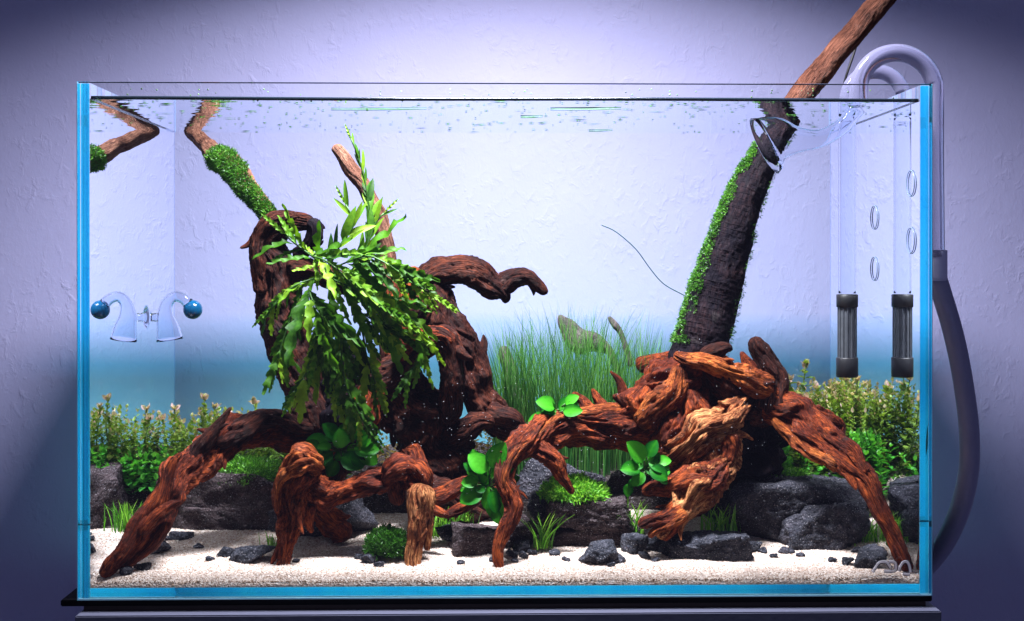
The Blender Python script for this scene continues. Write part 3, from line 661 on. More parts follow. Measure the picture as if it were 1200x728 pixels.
limb('trunk', [(820, 430, .15, 24), (850, 455, .145, 28), (885, 470, .145, 26), (915, 480, .14, 20)], d, W_DARK, 149, .25, .2, 2)
limb('root', [(752, 578, .09, 6), (775, 572, .09, 11), (800, 565, .085, 16), (830, 560, .085, 16), (852, 545, .09, 10)], d, W_RED, 51, .3, .25, 3)
limb('spur', [(800, 596, .075, 12), (776, 606, .07, 10), (758, 612, .066, 7), (748, 617, .064, 4)], d, W_RED, 52, .3, .2)
limb('spur', [(805, 602, .072, 10), (785, 614, .068, 8), (768, 622, .064, 5), (760, 630, .062, 3)], d, W_ORANGE, 53, .3, .2)
limb('spur', [(800, 606, .075, 8), (790, 620, .072, 7), (778, 634, .07, 4)], d, W_RED, 54, .3, .2)
limb('ridge', [(748, 500, .13, 12), (768, 478, .125, 18), (790, 455, .125, 14), (800, 430, .13, 8)], d, W_ORANGE, 55, .3, .2, 3)
limb('ridge', [(789, 415, .13, 4), (808, 421, .125, 8), (832, 427, .122, 9), (858, 436, .122, 11), (882, 446, .125, 15), (905, 452, .13, 15)], d, W_ORANGE, 56, .3, .14, 3)
limb('spur', [(820, 420, .14, 6), (836, 412, .14, 9), (850, 408, .14, 7), (859, 410, .14, 2)], d, W_DARK, 57, .1, .1)
limb('spur', [(885, 440, .135, 10), (876, 425, .135, 6), (868, 412, .135, 2)], d, W_RED, 58, .2, .1)
limb('horn', [(885, 394, .135, 7), (887, 406, .135, 10), (897, 420, .135, 12), (908, 440, .135, 14), (905, 462, .135, 19), (900, 485, .14, 20)], d, W_DARK, 59, .18, .12, 3)
limb('root', [(880, 455, .14, 20), (905, 472, .135, 20), (935, 490, .12, 20), (962, 516, .095, 18), (990, 538, .075, 15), (1012, 556, .058, 14), (1026, 582, .045, 10), (1038, 610, .036, 9), (1050, 636, .029, 8), (1060, 656, .023, 7.5), (1066, 670, .019, 6)], d, W_RED, 60, .28, .14, 6)
limb('ridge', [(930, 476, .12, 8), (955, 490, .11, 9), (975, 510, .082, 9), (1000, 530, .062, 8), (1018, 555, .048, 5)], d, W_RED, 61, .35, .2, 4)
limb('spur', [(950, 480, .13, 10), (970, 490, .125, 10), (985, 500, .125, 6), (984, 515, .12, 6)], d, W_RED, 62, .3, .2)
limb('ridge', [(905, 490, .12, 6), (925, 508, .112, 9), (950, 530, .088, 9), (985, 548, .068, 8)], d, W_ORANGE, 63, .35, .2, 4)
limb('root', [(770, 450, .15, 30), (765, 480, .145, 30), (755, 510, .14, 22)], d, W_RED, 64, .3, .2)
limb('spur', [(850, 510, .10, 10), (856, 525, .098, 9), (852, 545, .095, 7)], d, W_RED, 65, .3, .25)
# the tall log
d = wood_piece(822, 420, .17, 'tall dark leaning log with a mossy left edge, standing out of the water at right')
limb('trunk', [(808, 450, .17, 30), (821, 405, .175, 29.5), (836, 350, .18, 27.5), (853, 292, .185, 24.5), (872, 237, .19, 20.5), (893, 190, .195, 17), (912, 156, .20, 15), (924, 138, .20, 14)], d, W_LOG, 66, .05, .05, 2, ends=(1, 0), key='log', wander=.06)
limb('branch', [(918, 150, .20, 16), (935, 116, .205, 14.5), (965, 80, .21, 14), (1000, 38, .215, 13), (1040, -8, .22, 12.5), (1075, -50, .22, 12)], d, W_TAN, 67, .05, .05, 2, key='logtop', wander=.12)
V_, N_, f_ = LIMBS['log']; nr, ns = V_.shape[:2]; turns = 46
k_ = np.linspace(0, 1, turns*14); ii = np.clip((.10+.86*k_)*(nr-1), 0, nr-1).astype(int); jj = ((k_*turns*ns)).astype(int) % ns
pp = V_[ii, jj]+N_[ii, jj]*.0003
link('thread_wrap', tube_mesh('thread_wrap', np.column_stack([pp, np.full(len(pp), .0002)]), 5, .01, False), plain('thread', (.016, .012, .016), .8, .1), d)
# pale wood tips behind the tall grass
d = wood_piece(700, 470, .30, 'thin brown wood tip showing behind the tall grass')
limb('branch', [(655, 369, .322, 2), (663, 382, .322, 9), (680, 398, .322, 13), (700, 405, .322, 9), (716, 415, .322, 4), (724, 440, .322, 5), (730, 490, .322, 6)], d, W_GREY, 68, .08, .1, 2)
limb('branch', [(713, 371, .30, 2), (720, 381, .30, 4), (729, 394, .30, 3), (740, 430, .295, 4)], d, W_GREY, 69, .08, .1, 2)
limb('branch', [(590, 405, .32, 5), (594, 420, .32, 8), (600, 450, .32, 8), (612, 490, .295, 10)], d, W_GREY, 70, .08, .1, 2)
limb('branch', [(745, 430, .25, 10), (764, 424, .25, 10), (785, 430, .24, 18), (790, 450, .22, 20)], d, W_RED, 71, .1, .15, 2)

# ------------------------------------------------------------------ leaf templates
def strip(rows):
    """rows of (t, half width, forward sweep, sag): a leaf blade as a mesh of left / mid / right columns, y along the leaf, z up"""
    V = []; 
    for t, w, sw, z in rows:
        V += [[-w, t+sw, z+abs(w)*.35], [0, t, z], [w, t+sw, z+abs(w)*.35]]
    Fq = []
    for i in range(len(rows)-1):
        a = i*3; Fq += [[a, a+1, a+4, a+3], [a+1, a+2, a+5, a+4]]
    return np.array(V, float), np.array(Fq)
def fern_leaf(nl, width, droop, seed):
    r = random.Random(seed); rows = []
    per = 3; n = nl*per+3
    for i in range(n+1):
        t = i/n; env = math.sin(math.pi*min(1, (t*.90+.06)))**.6*(1-.45*t)
        lobe = (.50, .78, 1.0)[i % per]*r.uniform(.85, 1.15)
        if i > n-2: lobe = .8
        w = width*env*lobe
        if i == 0: w = .012
        if i == n: w = .004
        rows.append((t, w, .13*lobe*(1-t*.6)*(1 if i < n else 0), -droop*t*t+.03*math.sin(i*1.3+seed)))
    return strip(rows)
def oval_leaf(width, droop, n=9, petiole=.0, pw=.02, pt=.75):
    rows = []
    for i in range(n+1):
        t = i/n
        w = width*(math.sin(math.pi*t**pt))**.6 if 0 < i < n else .01
        rows.append((t, w, 0, -droop*t*t))
    return strip(rows)
def leafmesh(name, T, Fq, tintf=None):
    t = np.full(len(T), .5) if tintf is None else tintf(T)
    me = mesh(name, T, Fq, True, {'tint': t}); return me
def frame_matrix(pos, yd, zd, sc):
    yd = Vector(yd).normalized(); zd = Vector(zd); x = yd.cross(zd)
    if x.length < 1e-4: x = yd.orthogonal()
    x.normalize(); z = x.cross(yd)
    m = Matrix((x*sc, yd*sc, z*sc)).transposed().to_4x4(); m.translation = Vector(pos); return m

# ------------------------------------------------------------------ the big feathery plant on the left trunk
fern = empty('epiphyte_plant', Vector(P(390, 340, .13)), 'bushy bright green plant with lobed feathery leaves growing on the left trunk', 'plant')
FL = [leafmesh('leaf', *fern_leaf(5, .125, .22, 1)), leafmesh('leaf', *fern_leaf(6, .11, .10, 2)), leafmesh('leaf', *fern_leaf(4, .15, .35, 3)), leafmesh('leaf', *fern_leaf(5, .10, .18, 4)), leafmesh('leaf', *fern_leaf(3, .17, .50, 5)), leafmesh('leaf', *fern_leaf(4, .13, -.15, 6)), leafmesh('leaf', *fern_leaf(6, .12, .40, 7))]
for m_ in FL: m_.materials.append(L_FERN)
FERN_STEM = plain('fern_stem', (.03, .09, .012), .5, .3)
LANCE = [leafmesh('leaf', *oval_leaf(.11, .15, 7, pt=.7)), leafmesh('leaf', *oval_leaf(.09, .05, 7, pt=.8)), leafmesh('leaf', *oval_leaf(.13, .25, 7, pt=.75))]
for m_ in LANCE: m_.materials.append(L_FERN)
def shoot(px, n, l0, l1, spread, seed, sag=.35):
    r = random.Random(seed)
    pts = np.array([[*P(q[0], q[1], q[2]), .0009] for q in px])
    link('stem', tube_mesh('stem', pts, 6, .006), FERN_STEM, fern)
    c = spline(pts, .002)[:, :3]; t = nrm(np.gradient(c, axis=0))
    n = int(n*1.3); l0 *= 1.42; l1 *= 1.35
    for i in range(n):
        f = (i+.5)/n; k = min(len(c)-1, int(f*(len(c)-1))); d = Vector(t[k])
        view = Vector((0, -1, 0.25)); side = d.cross(view).normalized()*(1 if i % 2 else -1)
        az = r.uniform(-.9, .9)
        out = (d*(.75+.5*f)+(side*math.cos(az)+view*math.sin(az)*.8)*spread*r.uniform(.5, 1.1)+Vector((.08, 0, -sag))).normalized()
        le = (l0+(l1-l0)*f)*r.uniform(.55, 1.25)
        zd = view+Vector((r.uniform(-.7, .7), r.uniform(-.3, .3), r.uniform(.0, .9)))
        o = link('leaf', r.choice(FL if sag > .1 else LANCE), None, fern); o.matrix_world = frame_matrix(c[k], out, zd, le); o.matrix_parent_inverse = Matrix.Translation(-fern.location)
    o = link('leaf', FL[1], None, fern); o.matrix_world = frame_matrix(c[-1], t[-1], (0, -1, .3), l1*.9); o.matrix_parent_inverse = Matrix.Translation(-fern.location)
YF = .12
shoot([(415, 335, YF), (432, 280, YF), (430, 225, YF+.01), (420, 185, YF+.01), (411, 162, YF+.01)], 24, .0205, .0125, .36, 1, -.15)
shoot([(400, 330, YF), (425, 300, YF-.01), (440, 262, YF-.01), (450, 250, YF-.01)], 8, .019, .016, .5, 2, 0)
shoot([(390, 320, YF-.01), (365, 300, YF-.02), (345, 285, YF-.02), (335, 276, YF-.02)], 8, .036, .026, .7, 3)
shoot([(395, 325, YF-.02), (440, 318, YF-.03), (475, 328, YF-.03), (505, 345, YF-.03)], 12, .042, .026, .55, 4)
shoot([(430, 352, YF-.02), (455, 354, YF-.03), (480, 370, YF-.03), (495, 395, YF-.03), (492, 418, YF-.03), (478, 440, YF-.03)], 12, .036, .024, .5, 5)
shoot([(422, 366, YF-.02), (442, 378, YF-.03), (465, 392, YF-.03)], 9, .042, .030, .5, 6)
shoot([(400, 372, YF-.03), (400, 408, YF-.04), (405, 450, YF-.04), (420, 485, YF-.04), (428, 498, YF-.04)], 16, .034, .026, .6, 7)
shoot([(374, 366, YF-.02), (373, 398, YF-.03), (362, 430, YF-.03), (350, 452, YF-.03)], 12, .036, .028, .6, 8)
shoot([(352, 345, YF-.02), (342, 368, YF-.03), (333, 395, YF-.03), (326, 420, YF-.03)], 9, .032, .028, .55, 9)
shoot([(372, 325, YF-.02), (345, 335, YF-.03), (328, 350, YF-.03), (318, 360, YF-.03)], 7, .030, .022, .6, 10)
shoot([(388, 378, YF-.02), (385, 405, YF-.03), (388, 440, YF-.03), (400, 470, YF-.03)], 12, .038, .030, .65, 11)
shoot([(418, 372, YF-.01), (426, 395, YF-.02), (430, 420, YF-.02), (440, 450, YF-.02)], 9, .036, .028, .6, 12)
shoot([(385, 315, YF-.02), (400, 285, YF-.03), (415, 262, YF-.03), (405, 240, YF-.03)], 8, .022, .017, .5, 13, 0)
shoot([(380, 320, YF-.03), (395, 330, YF-.045), (420, 340, YF-.05), (450, 360, YF-.05)], 12, .044, .036, .7, 14)
shoot([(362, 338, YF-.03), (366, 352, YF-.045), (378, 375, YF-.05), (372, 405, YF-.05)], 12, .042, .034, .7, 15)
shoot([(365, 300, YF-.03), (380, 305, YF-.045), (398, 318, YF-.05), (415, 335, YF-.05)], 12, .030, .026, .7, 17, .2)
shoot([(400, 310, YF-.03), (430, 300, YF-.04), (455, 310, YF-.045), (470, 318, YF-.045)], 10, .042, .03, .6, 16)

# ------------------------------------------------------------------ broad-leaved rosettes
AL = [leafmesh('leaf', *oval_leaf(.38, .20, 12, pt=.9)), leafmesh('leaf', *oval_leaf(.34, .10, 12, pt=.85)), leafmesh('leaf', *oval_leaf(.42, .30, 12, pt=1.0))]
for m_ in AL:
    m_.materials.append(L_ANUB); m_.attributes['tint'].data.foreach_set('value', np.tile([.30, 1.0, .42], len(m_.vertices)//3).astype(np.float32))
def rosette(label, cx, cy, y, leaves, seed):
    """leaves: (base px offset x, y, angle in degrees in the picture plane, length in px, facing)"""
    r = random.Random(seed); b = P(cx, cy, y); e_ = empty('broadleaf_plant', Vector(b), label, 'plant', 'broad leaved rosettes')
    more = [(tx+r.uniform(-9, 9), ty+r.uniform(-7, 9), ang+r.uniform(-40, 40), ln*r.uniform(.55, .85), fz+r.uniform(-.2, .3)) for (tx, ty, ang, ln, fz) in leaves] if len(leaves) > 1 else []
    for (tx, ty, ang, ln, fz) in leaves+more:
        base = P(tx, ty, y-.012*r.random()); a = math.radians(ang)
        yd = Vector((math.cos(a), -.35+r.uniform(-.2, .2), math.sin(a)))
        zd = Vector((r.uniform(-.35, .35), -1, fz))
        o = link('leaf', r.choice(AL), None, e_); o.matrix_world = frame_matrix(base, yd, zd, ln*.78*M(y)); o.matrix_parent_inverse = Matrix.Translation(-e_.location)
        link('stem', tube_mesh('stem', [[*b, .0010], *[[*((np.array(b)*.5+base*.5)+np.array([0, .002, .002])), .0009]], [*base, .0008]], 6, .004), FERN_STEM, e_)
rosette('cluster of dark green oval leaves at the foot of the left trunk', 398, 530, .10, [(385, 520, 170, 34, .4), (395, 512, 130, 30, .5), (410, 515, 60, 26, .5), (415, 525, 5, 38, .5), (400, 535, -20, 36, .6), (390, 530, 200, 34, .5), (395, 540, 240, 26, .8), (420, 530, -25, 32, .6), (400, 525, 90, 30, .2), (375, 525, 160, 26, .3), (425, 520, 30, 24, .4), (398, 520, 60, 40, .3)], 1)
rosette('upright cluster of round bright green leaves beside the thin red root', 570, 575, .085, [(575, 548, 62, 46, .2), (570, 553, 130, 36, .3), (585, 555, -55, 34, .5), (560, 565, 175, 24, .5), (565, 575, 200, 36, .4), (572, 570, -95, 34, .5), (580, 580, -80, 40, .3), (560, 545, 110, 24, .3), (590, 560, 40, 24, .3), (575, 560, 95, 28, .4), (578, 590, -60, 30, .3), (566, 560, 150, 28, .3)], 2)
rosette('spreading cluster of glossy green leaves left of the bark slab', 757, 556, .085, [(755, 540, 130, 42, .5), (757, 545, 90, 28, .2), (760, 542, -10, 32, .6), (762, 548, -30, 30, .5), (750, 550, 170, 30, .6), (755, 555, 220, 26, .7), (758, 535, 60, 28, .2), (765, 555, 10, 26, .5)], 3)
rosette('single small round leaf hanging below the glossy cluster', 741, 568, .08, [(737, 567, -100, 20, .3)], 4)
rosette('small cluster of green leaves on top of the root arch', 645, 492, .12, [(650, 478, 150, 30, .6), (655, 480, 40, 28, .5), (640, 490, 190, 30, .6), (635, 492, 220, 26, .6), (660, 482, 5, 30, .4), (645, 485, 100, 22, .3), (640, 500, 230, 24, .5)], 5)

# ------------------------------------------------------------------ grasses
def blades(name, base, H, lean, width, mat, parent=None, nseg=7, tint=None, curl=.5):
    n = len(base); s = np.linspace(0, 1, nseg+1)
    up = np.array([0, 0, 1.]); side = nrm(np.cross(lean+1e-6, up)+rng.normal(size=(n, 3))*.5)
    c = base[:, None]+H[:, None, None]*(s[None, :, None]*up+(s[None, :, None]**(1+curl*2))*lean[:, None])
    w = width[:, None]*(1-s[None]**2.2)**.7+.00006
    V = np.stack([c-side[:, None]*w[..., None], c+side[:, None]*w[..., None]], 2).reshape(-1, 3)
    F0 = np.array([[i*2, i*2+1, i*2+3, i*2+2] for i in range(nseg)])
    V = inside(V)
    FF = (F0[None]+(np.arange(n)*(2*nseg+2))[:, None, None]).reshape(-1, 4)
    tt = np.repeat(rng.random(n) if tint is None else tint, 2*nseg+2)+np.tile(np.repeat(s*.25-.1, 2), n)
    return link(name, mesh(name, V, FF, True, {'tint': tt}), mat, parent)
def grass_mass():
    n = 2200
    px = rng.uniform(578, 800, n); y = rng.uniform(.235, .31, n)
    base = np.array([P(a, 505, b) for a, b in zip(px, y)]); base[:, 2] = soilz(base[:, 0], base[:, 1])
    prof = np.interp(px, [578, 600, 640, 680, 720, 760, 800], [150, 165, 175, 180, 170, 160, 130])
    H = prof*M(.27)*(.42+.62*rng.random(n)**.7)
    lean = np.stack([rng.normal(0, .16, n)+(px-690)/110*.07, rng.normal(0, .10, n), np.zeros(n)], 1)
    o = blades('tall_grass', base, H, lean, rng.uniform(.0003, .0006, n), L_GRASS)
    tag(o, 'dense stand of fine upright green grass in the middle background', 'grass', kind='stuff')
grass_mass()
def tuft(label, px, py, y, hpx, n, spread, seed, wid=.0007):
    c = P(px, py, y); r = np.random.default_rng(seed); m = M(y)
    base = c+np.stack([r.normal(0, spread*.35*m, n), r.normal(0, .004, n), np.full(n, -.001)], 1)
    H = hpx*m*(.5+.6*r.random(n)); lean = np.stack([r.normal(0, .38, n), r.normal(-.12, .3, n), np.zeros(n)], 1)
    o = blades('grass_tuft', base, H, lean, np.full(n, wid)*r.uniform(.7, 1.3, n), L_TUFT)
    tag(o, label, 'grass', 'small grass tufts along the sand')
tuft('small grass tuft at the far left behind the driftwood foot', 148, 622, .13, 34, 90, 40, 1)
tuft('tiny grass tuft left of the orange driftwood leg', 318, 640, .10, 18, 26, 14, 2)
tuft('grass tuft right of the pale splintered post', 516, 628, .13, 32, 60, 24, 3)
tuft('pale grass tuft between post and rounded rock', 540, 618, .14, 24, 40, 26, 4)
tuft('bright grass tuft on the sand right of the red root', 637, 641, .095, 42, 46, 16, 5)
tuft('grass tuft in the shade left of the splintered bark leg', 742, 628, .11, 42, 36, 20, 6)
tuft('grass tuft right of the splintered bark leg', 845, 624, .12, 34, 80, 34, 7)
tuft('bright grass tuft left of the right driftwood leg', 1022, 638, .12, 36, 95, 34, 8)
tuft('bright grass tuft at the right side glass', 1066, 640, .10, 42, 95, 26, 9)
o = link('grass_clipping', tube_mesh('grass_clipping', [[*P(*q), .0005] for q in [(705, 264, .2), (722, 272, .2), (745, 292, .2), (762, 315, .2), (778, 333, .2), (803, 347, .2)]], 5, .004), L_GRASS); tag(o, 'single long thin grass stem drifting in open water left of the log', 'grass stem')

# ------------------------------------------------------------------ moss
MT = np.array([[-.07, 0, 0], [.07, 0, 0], [.11, .45, .12], [-.11, .45, .12], [0, 1, -.12]]); MF = [[0, 1, 2], [0, 2, 3], [3, 2, 4]]
def moss_on(key, lo, hi, direction, thr, n, size, name='moss', parent=None, thick=.0025, mat=None, lift=0):
    V, Nn, f = LIMBS[key]; d = nrm(np.array(direction, float))
    idx = np.argwhere((f[:, None] >= lo) & (f[:, None] <= hi) & ((Nn@d) > thr+.30*noise(V*70)+.12*noise(V*260)))
    k = idx[rng.integers(0, len(idx), n)]; p = V[k[:, 0], k[:, 1]]; nn = Nn[k[:, 0], k[:, 1]]
    p = p+nn*(rng.random((n, 1))*thick+lift); Yd = nrm(nn*.8+rng.normal(size=(n, 3))*.75); X, Yd, Z = basis(Yd)
    return scatter(name, MT, MF, p, X, Yd, Z, rng.uniform(.55, 1.3, n)*size, np.clip(.45+.35*noise(p*90)+rng.normal(0, .22, n), 0, 1), mat or L_MOSS, parent)
def by_key(k):
    for o in bpy.data.objects:
        if o.name == k: return o
stL = [o for o in bpy.data.objects if o.get('label', '').startswith('thin brown stick reaching')][0]
stM = [o for o in bpy.data.objects if o.get('label', '').startswith('slim brown stick')][0]
lg = [o for o in bpy.data.objects if o.get('label', '').startswith('tall dark leaning log')][0]
tag(moss_on('stickL', .10, .60, (-.8, -.5, -.1), -.30, 13000, .0032, parent=stL, thick=.003), kind='stuff')
tag(moss_on('stickM', .0, .42, (-1, 0, 0), .35, 700, .0036, parent=stM), kind='stuff')
tag(moss_on('log', .12, .98, (-1, -.15, .2), .84, 8000, .0030, parent=lg, thick=.0025), kind='stuff')
tag(moss_on('log', .12, .98, (1, -.1, -.2), .93, 900, .003, parent=lg), kind='stuff')
def moss_mound(label, px, py, y, wpx, hpx, dm, n, size, mat=None, name='moss', tl=1.0):
    c = P(px, py, y); m = M(y); d = rand_dirs(n, .6); d[:, 2] = np.abs(d[:, 2])
    k = rng.random(n)**.25
    p = c+d*np.array([wpx*m/2, dm/2, hpx*m])*k[:, None]*(1+.25*noise(d*2.3+px)[:, None]); p[:, 2] -= hpx*m*.4
    Yd = nrm(d*.6+rng.normal(size=(n, 3))*.6+np.array([0, 0, .3])); X, Yd, Z = basis(Yd)
    o = scatter(name, MT, MF, p, X, Yd, Z, rng.uniform(.6, 1.4, n)*size, (rng.random(n)*.8+.2*k)*tl, mat or L_MOSS)
    return tag(o, label, 'moss', kind='stuff')
moss_mound('dark moss cushion covering the rock behind the pale post', 455, 636, .075, 54, 30, .04, 9000, .0036, tl=.45)
moss_mound('bright feathery moss patch on the square stone under the root arch', 672, 574, .125, 78, 22, .05, 7000, .0052, L_TUFT)
moss_mound('low green moss mound under the left driftwood arch', 290, 552, .19, 90, 26, .06, 10000, .0040)
moss_mound('moss mound below the right stump on the large dark rock', 900, 560, .175, 110, 26, .06, 10000, .0042)

# ------------------------------------------------------------------ background stem plants
OT, OF = oval_leaf(.30, .15, 4)
def stem_plant(px, ybase, ytop, y, seed, big=1.0):
    """leaf frames of one upright stem with crossed leaf pairs, pink tip"""
    r = np.random.default_rng(seed); b = P(px, ybase, y); t = P(px+r.normal(0, 15), ytop, y+r.normal(0, .012))
    b, t = inside(b), inside(t); b[0], t[0] = np.clip(b[0], -.362, .362), np.clip(t[0], -.360, .360)
    L_ = np.linalg.norm(t-b); n = max(4, int(L_/.0042)); out = []
    mid = (b+t)/2+r.normal(0, .006, 3)
    for i in range(n):
        f = i/(n-1); p = (1-f)**2*b+2*f*(1-f)*mid+f*f*t; az = i*1.57+r.normal(0, .35)
        for s in (0, math.pi):
            el = .20+.9*f**3+r.normal(0, .4)
            d = np.array([math.cos(az+s)*math.cos(el), math.sin(az+s)*math.cos(el), math.sin(el)])
            tint = .22+.36*f+r.normal(0, .13)+(.28*max(0, f-.88)/.12)
            out.append((p, d, big*r.uniform(.0042, .0098)*(1-.3*f), tint))
    return np.array([b, mid, t]), out
def stem_mass(name, label, x0, x1, ytops, yb, d0, d1, n, seed, mat, big=1.0):
    r = np.random.default_rng(seed); rows = []
    for i in range(n):
        px = r.uniform(x0, x1); y = r.uniform(d0, d1); top = np.interp(px, *ytops)+abs(r.normal(0, 22))+14*float(noise(np.array([px*.045, seed*3., y*30])))+6
        rows += stem_plant(px, yb, min(top, yb-12), y, seed*1000+i, big)[1]
    p = np.array([q[0] for q in rows]); d = np.array([q[1] for q in rows]); X, Yd, Z = basis(nrm(d), np.tile([[0, .2, 1.]], (len(d), 1)))
    o = scatter(name, OT, OF, p, X, Yd, Z, [q[2] for q in rows], np.clip([q[3] for q in rows], 0, .86), mat)
    return tag(o, label, 'plants', kind='stuff')
stem_mass('stem_plant_mass', 'mass of small leaved stem plants growing along the back left', 190, 420, ([150, 230, 290, 345, 420], [488, 474, 480, 482, 490]), 570, .235, .31, 340, 1, L_STEM, .95)
stem_mass('stem_plant_mass', 'mass of small leaved stem plants growing along the back right', 915, 1015, ([915, 960, 1010, 1060], [460, 440, 444, 450]), 575, .22, .31, 300, 2, L_STEM, .92)
stem_mass('low_plant_mass', 'low broad leaved green plants below the left stem plants', 150, 260, ([150, 200, 260], [525, 520, 525]), 575, .20, .26, 60, 3, L_BROAD, 1.35)
stem_mass('low_plant_mass', 'low broad leaved green plants at the right side glass', 985, 1050, ([985, 1020, 1060], [518, 510, 505]), 580, .17, .23, 60, 4, L_BROAD, 1.5)
stem_mass('low_plant_mass', 'leafy green plants in the shade under the right driftwood leg', 875, 960, ([870, 910, 960], [505, 512, 535]), 575, .185, .23, 46, 5, L_BROAD, 1.2)
stem_mass('rust_plant_mass', 'reddish brown small leaved plants behind the central trunk', 440, 590, ([440, 520, 590], [490, 500, 478]), 560, .25, .31, 60, 6, L_RUST)
FS = plain('stem_green', (.10, .16, .04), .5, .3)
def rotala(label, px, yb, yt, y, seed):
    pth, rows = stem_plant(px, yb, yt, y, seed, 1.6)
    e_ = empty('stem_plant', Vector(pth[0]), label, 'plant', 'single stems with pink tips'); link('stem', tube_mesh('stem', [[*q, .0008] for q in pth], 6, .004), FS, e_)
    p = np.array([q[0] for q in rows]); d = np.array([q[1] for q in rows]); X, Yd, Z = basis(nrm(d), np.tile([[0, .2, 1.]], (len(d), 1)))
    t = np.array([q[3] for q in rows])
    tag(scatter('foliage', OT, OF, p, X, Yd, Z, [q[2] for q in rows], t, L_STEM, e_), kind='stuff')
    # bud of pink leaves and a bubble at the tip
    n = 6; d = nrm(np.stack([rng.normal(0, .8, n), rng.normal(0, .8, n), np.ones(n)], 1)); X, Yd, Z = basis(d)
    tag(scatter('pink_tip', OT, OF, np.tile(pth[2], (n, 1)), X, Yd, Z, rng.uniform(.0055, .009, n), rng.uniform(.82, 1.0, n), L_STEM, e_), kind='stuff')
SL = 'tall pink tipped stem plant '
for i, (px, yt, y, lab) in enumerate([(232, 468, .25, 'left of the driftwood spike, topmost of the left bush'), (213, 480, .27, 'near the left back corner of the tank'), (203, 492, .24, 'beside the left back seam'), (250, 478, .26, 'just left of the driftwood spike'), (312, 474, .26, 'behind the crest of the left arch'), (330, 484, .25, 'between left arch and upright trunk'), (278, 486, .27, 'right of the driftwood spike'),
        (920, 446, .24, 'directly right of the stump horn'), (953, 428, .23, 'left of the strainer, topmost of the right bush'), (935, 452, .25, 'second from the horn on the right'), (972, 456, .24, 'under the left edge of the strainer'), (1000, 446, .25, 'right below the strainer'), (960, 470, .21, 'in front of the right bush'), (985, 478, .21, 'lower in front below the strainer')]):
    rotala(SL+lab, px, 560, yt, y, 50+i)

# ------------------------------------------------------------------ glass pipes, hose, strainer, cable
def hollow(name, pts, mat, parent, seg=20, ds=.004, wall=.0011):
    c = spline(pts, ds); r = c[:, 3]; c = c[:, :3]; t, a, b = frames(c); th = np.linspace(0, 2*np.pi, seg, endpoint=False)
    rim = np.cos(th)[None, :, None]*a[:, None]+np.sin(th)[None, :, None]*b[:, None]
    Vo = (c[:, None]+r[:, None, None]*rim).reshape(-1, 3); Vi = (c[:, None]+(r-wall)[:, None, None]*rim).reshape(-1, 3)
    n = len(c); F1 = grid_faces(n, seg); F2 = grid_faces(n, seg)[:, ::-1]+n*seg
    j = np.arange(seg); j2 = (j+1) % seg; o_ = n*seg
    E0 = np.stack([j, o_+j, o_+j2, j2], 1); k = (n-1)*seg; E1 = np.stack([k+j, k+j2, o_+k+j2, o_+k+j], 1)
    return link(name, mesh(name, np.vstack([Vo, Vi]), np.vstack([F1, F2, E0, E1])), mat, parent)
def PX(px, py, y, r): return [*P(px, py, y), r]
yo = .055; xo = TW+.0205
out_p = empty('outflow_pipe', Vector(P(1005, 125, yo)), 'clear glass outflow lily pipe with flared mouth near the log', 'glass pipe')
a0 = P(1006, 119, yo); zt = P(1050, 62, yo)[2]
hollow('trumpet', [PX(896, 171, yo, .0285), PX(912, 164, yo, .022), PX(935, 164, yo, .0125), PX(962, 162, yo, .0085), PX(988, 147, yo, .0075), PX(1002, 130, yo, .0075), [a0[0], yo, WZ-.001, .0075]], PIPE_WET, out_p)
def arch_pts(x0, x1, y, ztop, zend, r):
    cx, R_ = (x0+x1)/2, (x1-x0)/2; zc = ztop-R_
    pts = [[x0, y, WZ+.001, r], [x0, y, (WZ+zc)/2, r]]+[[cx-R_*math.cos(t), y, zc+R_*math.sin(t), r] for t in np.linspace(0, math.pi, 13)]
    return pts+[[x1, y, zc*.6+zend*.4, r], [x1+.001, y, zend, r]]
link('arch', tube_mesh('arch', arch_pts(a0[0], xo, yo, zt, .30, .0082), 28, .003), PIPE_AIR, out_p)
yi = .150; xi = TW-GT-.028
in_p = empty('intake_pipe', Vector((xi, yi, .19)), 'straight glass intake pipe with black capped strainer by the right glass', 'glass pipe')
zs = P(990, 345, yi)[2]; zs1 = P(990, 360, yi)[2]; zs2 = P(990, 419, yi)[2]; zs3 = P(990, 442, yi)[2]
hollow('riser', [[xi, yi, zs+.001, .0085], [xi, yi, .33, .0085], [xi, yi, WZ-.001, .0085]], PIPE_WET, in_p)
link('arch', tube_mesh('arch', arch_pts(xi, xo, yi, zt-.004, .30, .0075), 28, .003), PIPE_AIR, in_p)
def lathe(name, x, y, prof, mat, parent, seg=24):
    th = np.linspace(0, 2*np.pi, seg, endpoint=False)
    V = np.array([[x+r*math.cos(t), y+r*math.sin(t), z] for r, z in prof for t in th]); return link(name, mesh(name, V, grid_faces(len(prof), seg)[:, ::-1]), mat, parent)
lathe('strainer_cap', xi, yi, [(.0005, zs), (.0100, zs), (.0106, zs-.0006), (.0106, zs1+.0004), (.0100, zs1), (.0005, zs1)], BLACK, in_p)
lathe('strainer_cap', xi, yi, [(.0005, zs2), (.0104, zs2), (.0108, zs2-.0006), (.0108, zs3+.0008), (.0100, zs3), (.0005, zs3)], BLACK, in_p)
lathe('strainer_mesh', xi, yi, [(.0086, zs1), (.0086, zs2)], MESHM, in_p)
for k in range(14):
    t = k/14*2*math.pi
    box('strainer_bar', (xi+.0092*math.cos(t)-.0004, yi+.0092*math.sin(t)-.0004, zs2), (xi+.0092*math.cos(t)+.0004, yi+.0092*math.sin(t)+.0004, zs1), MESHM, in_p)
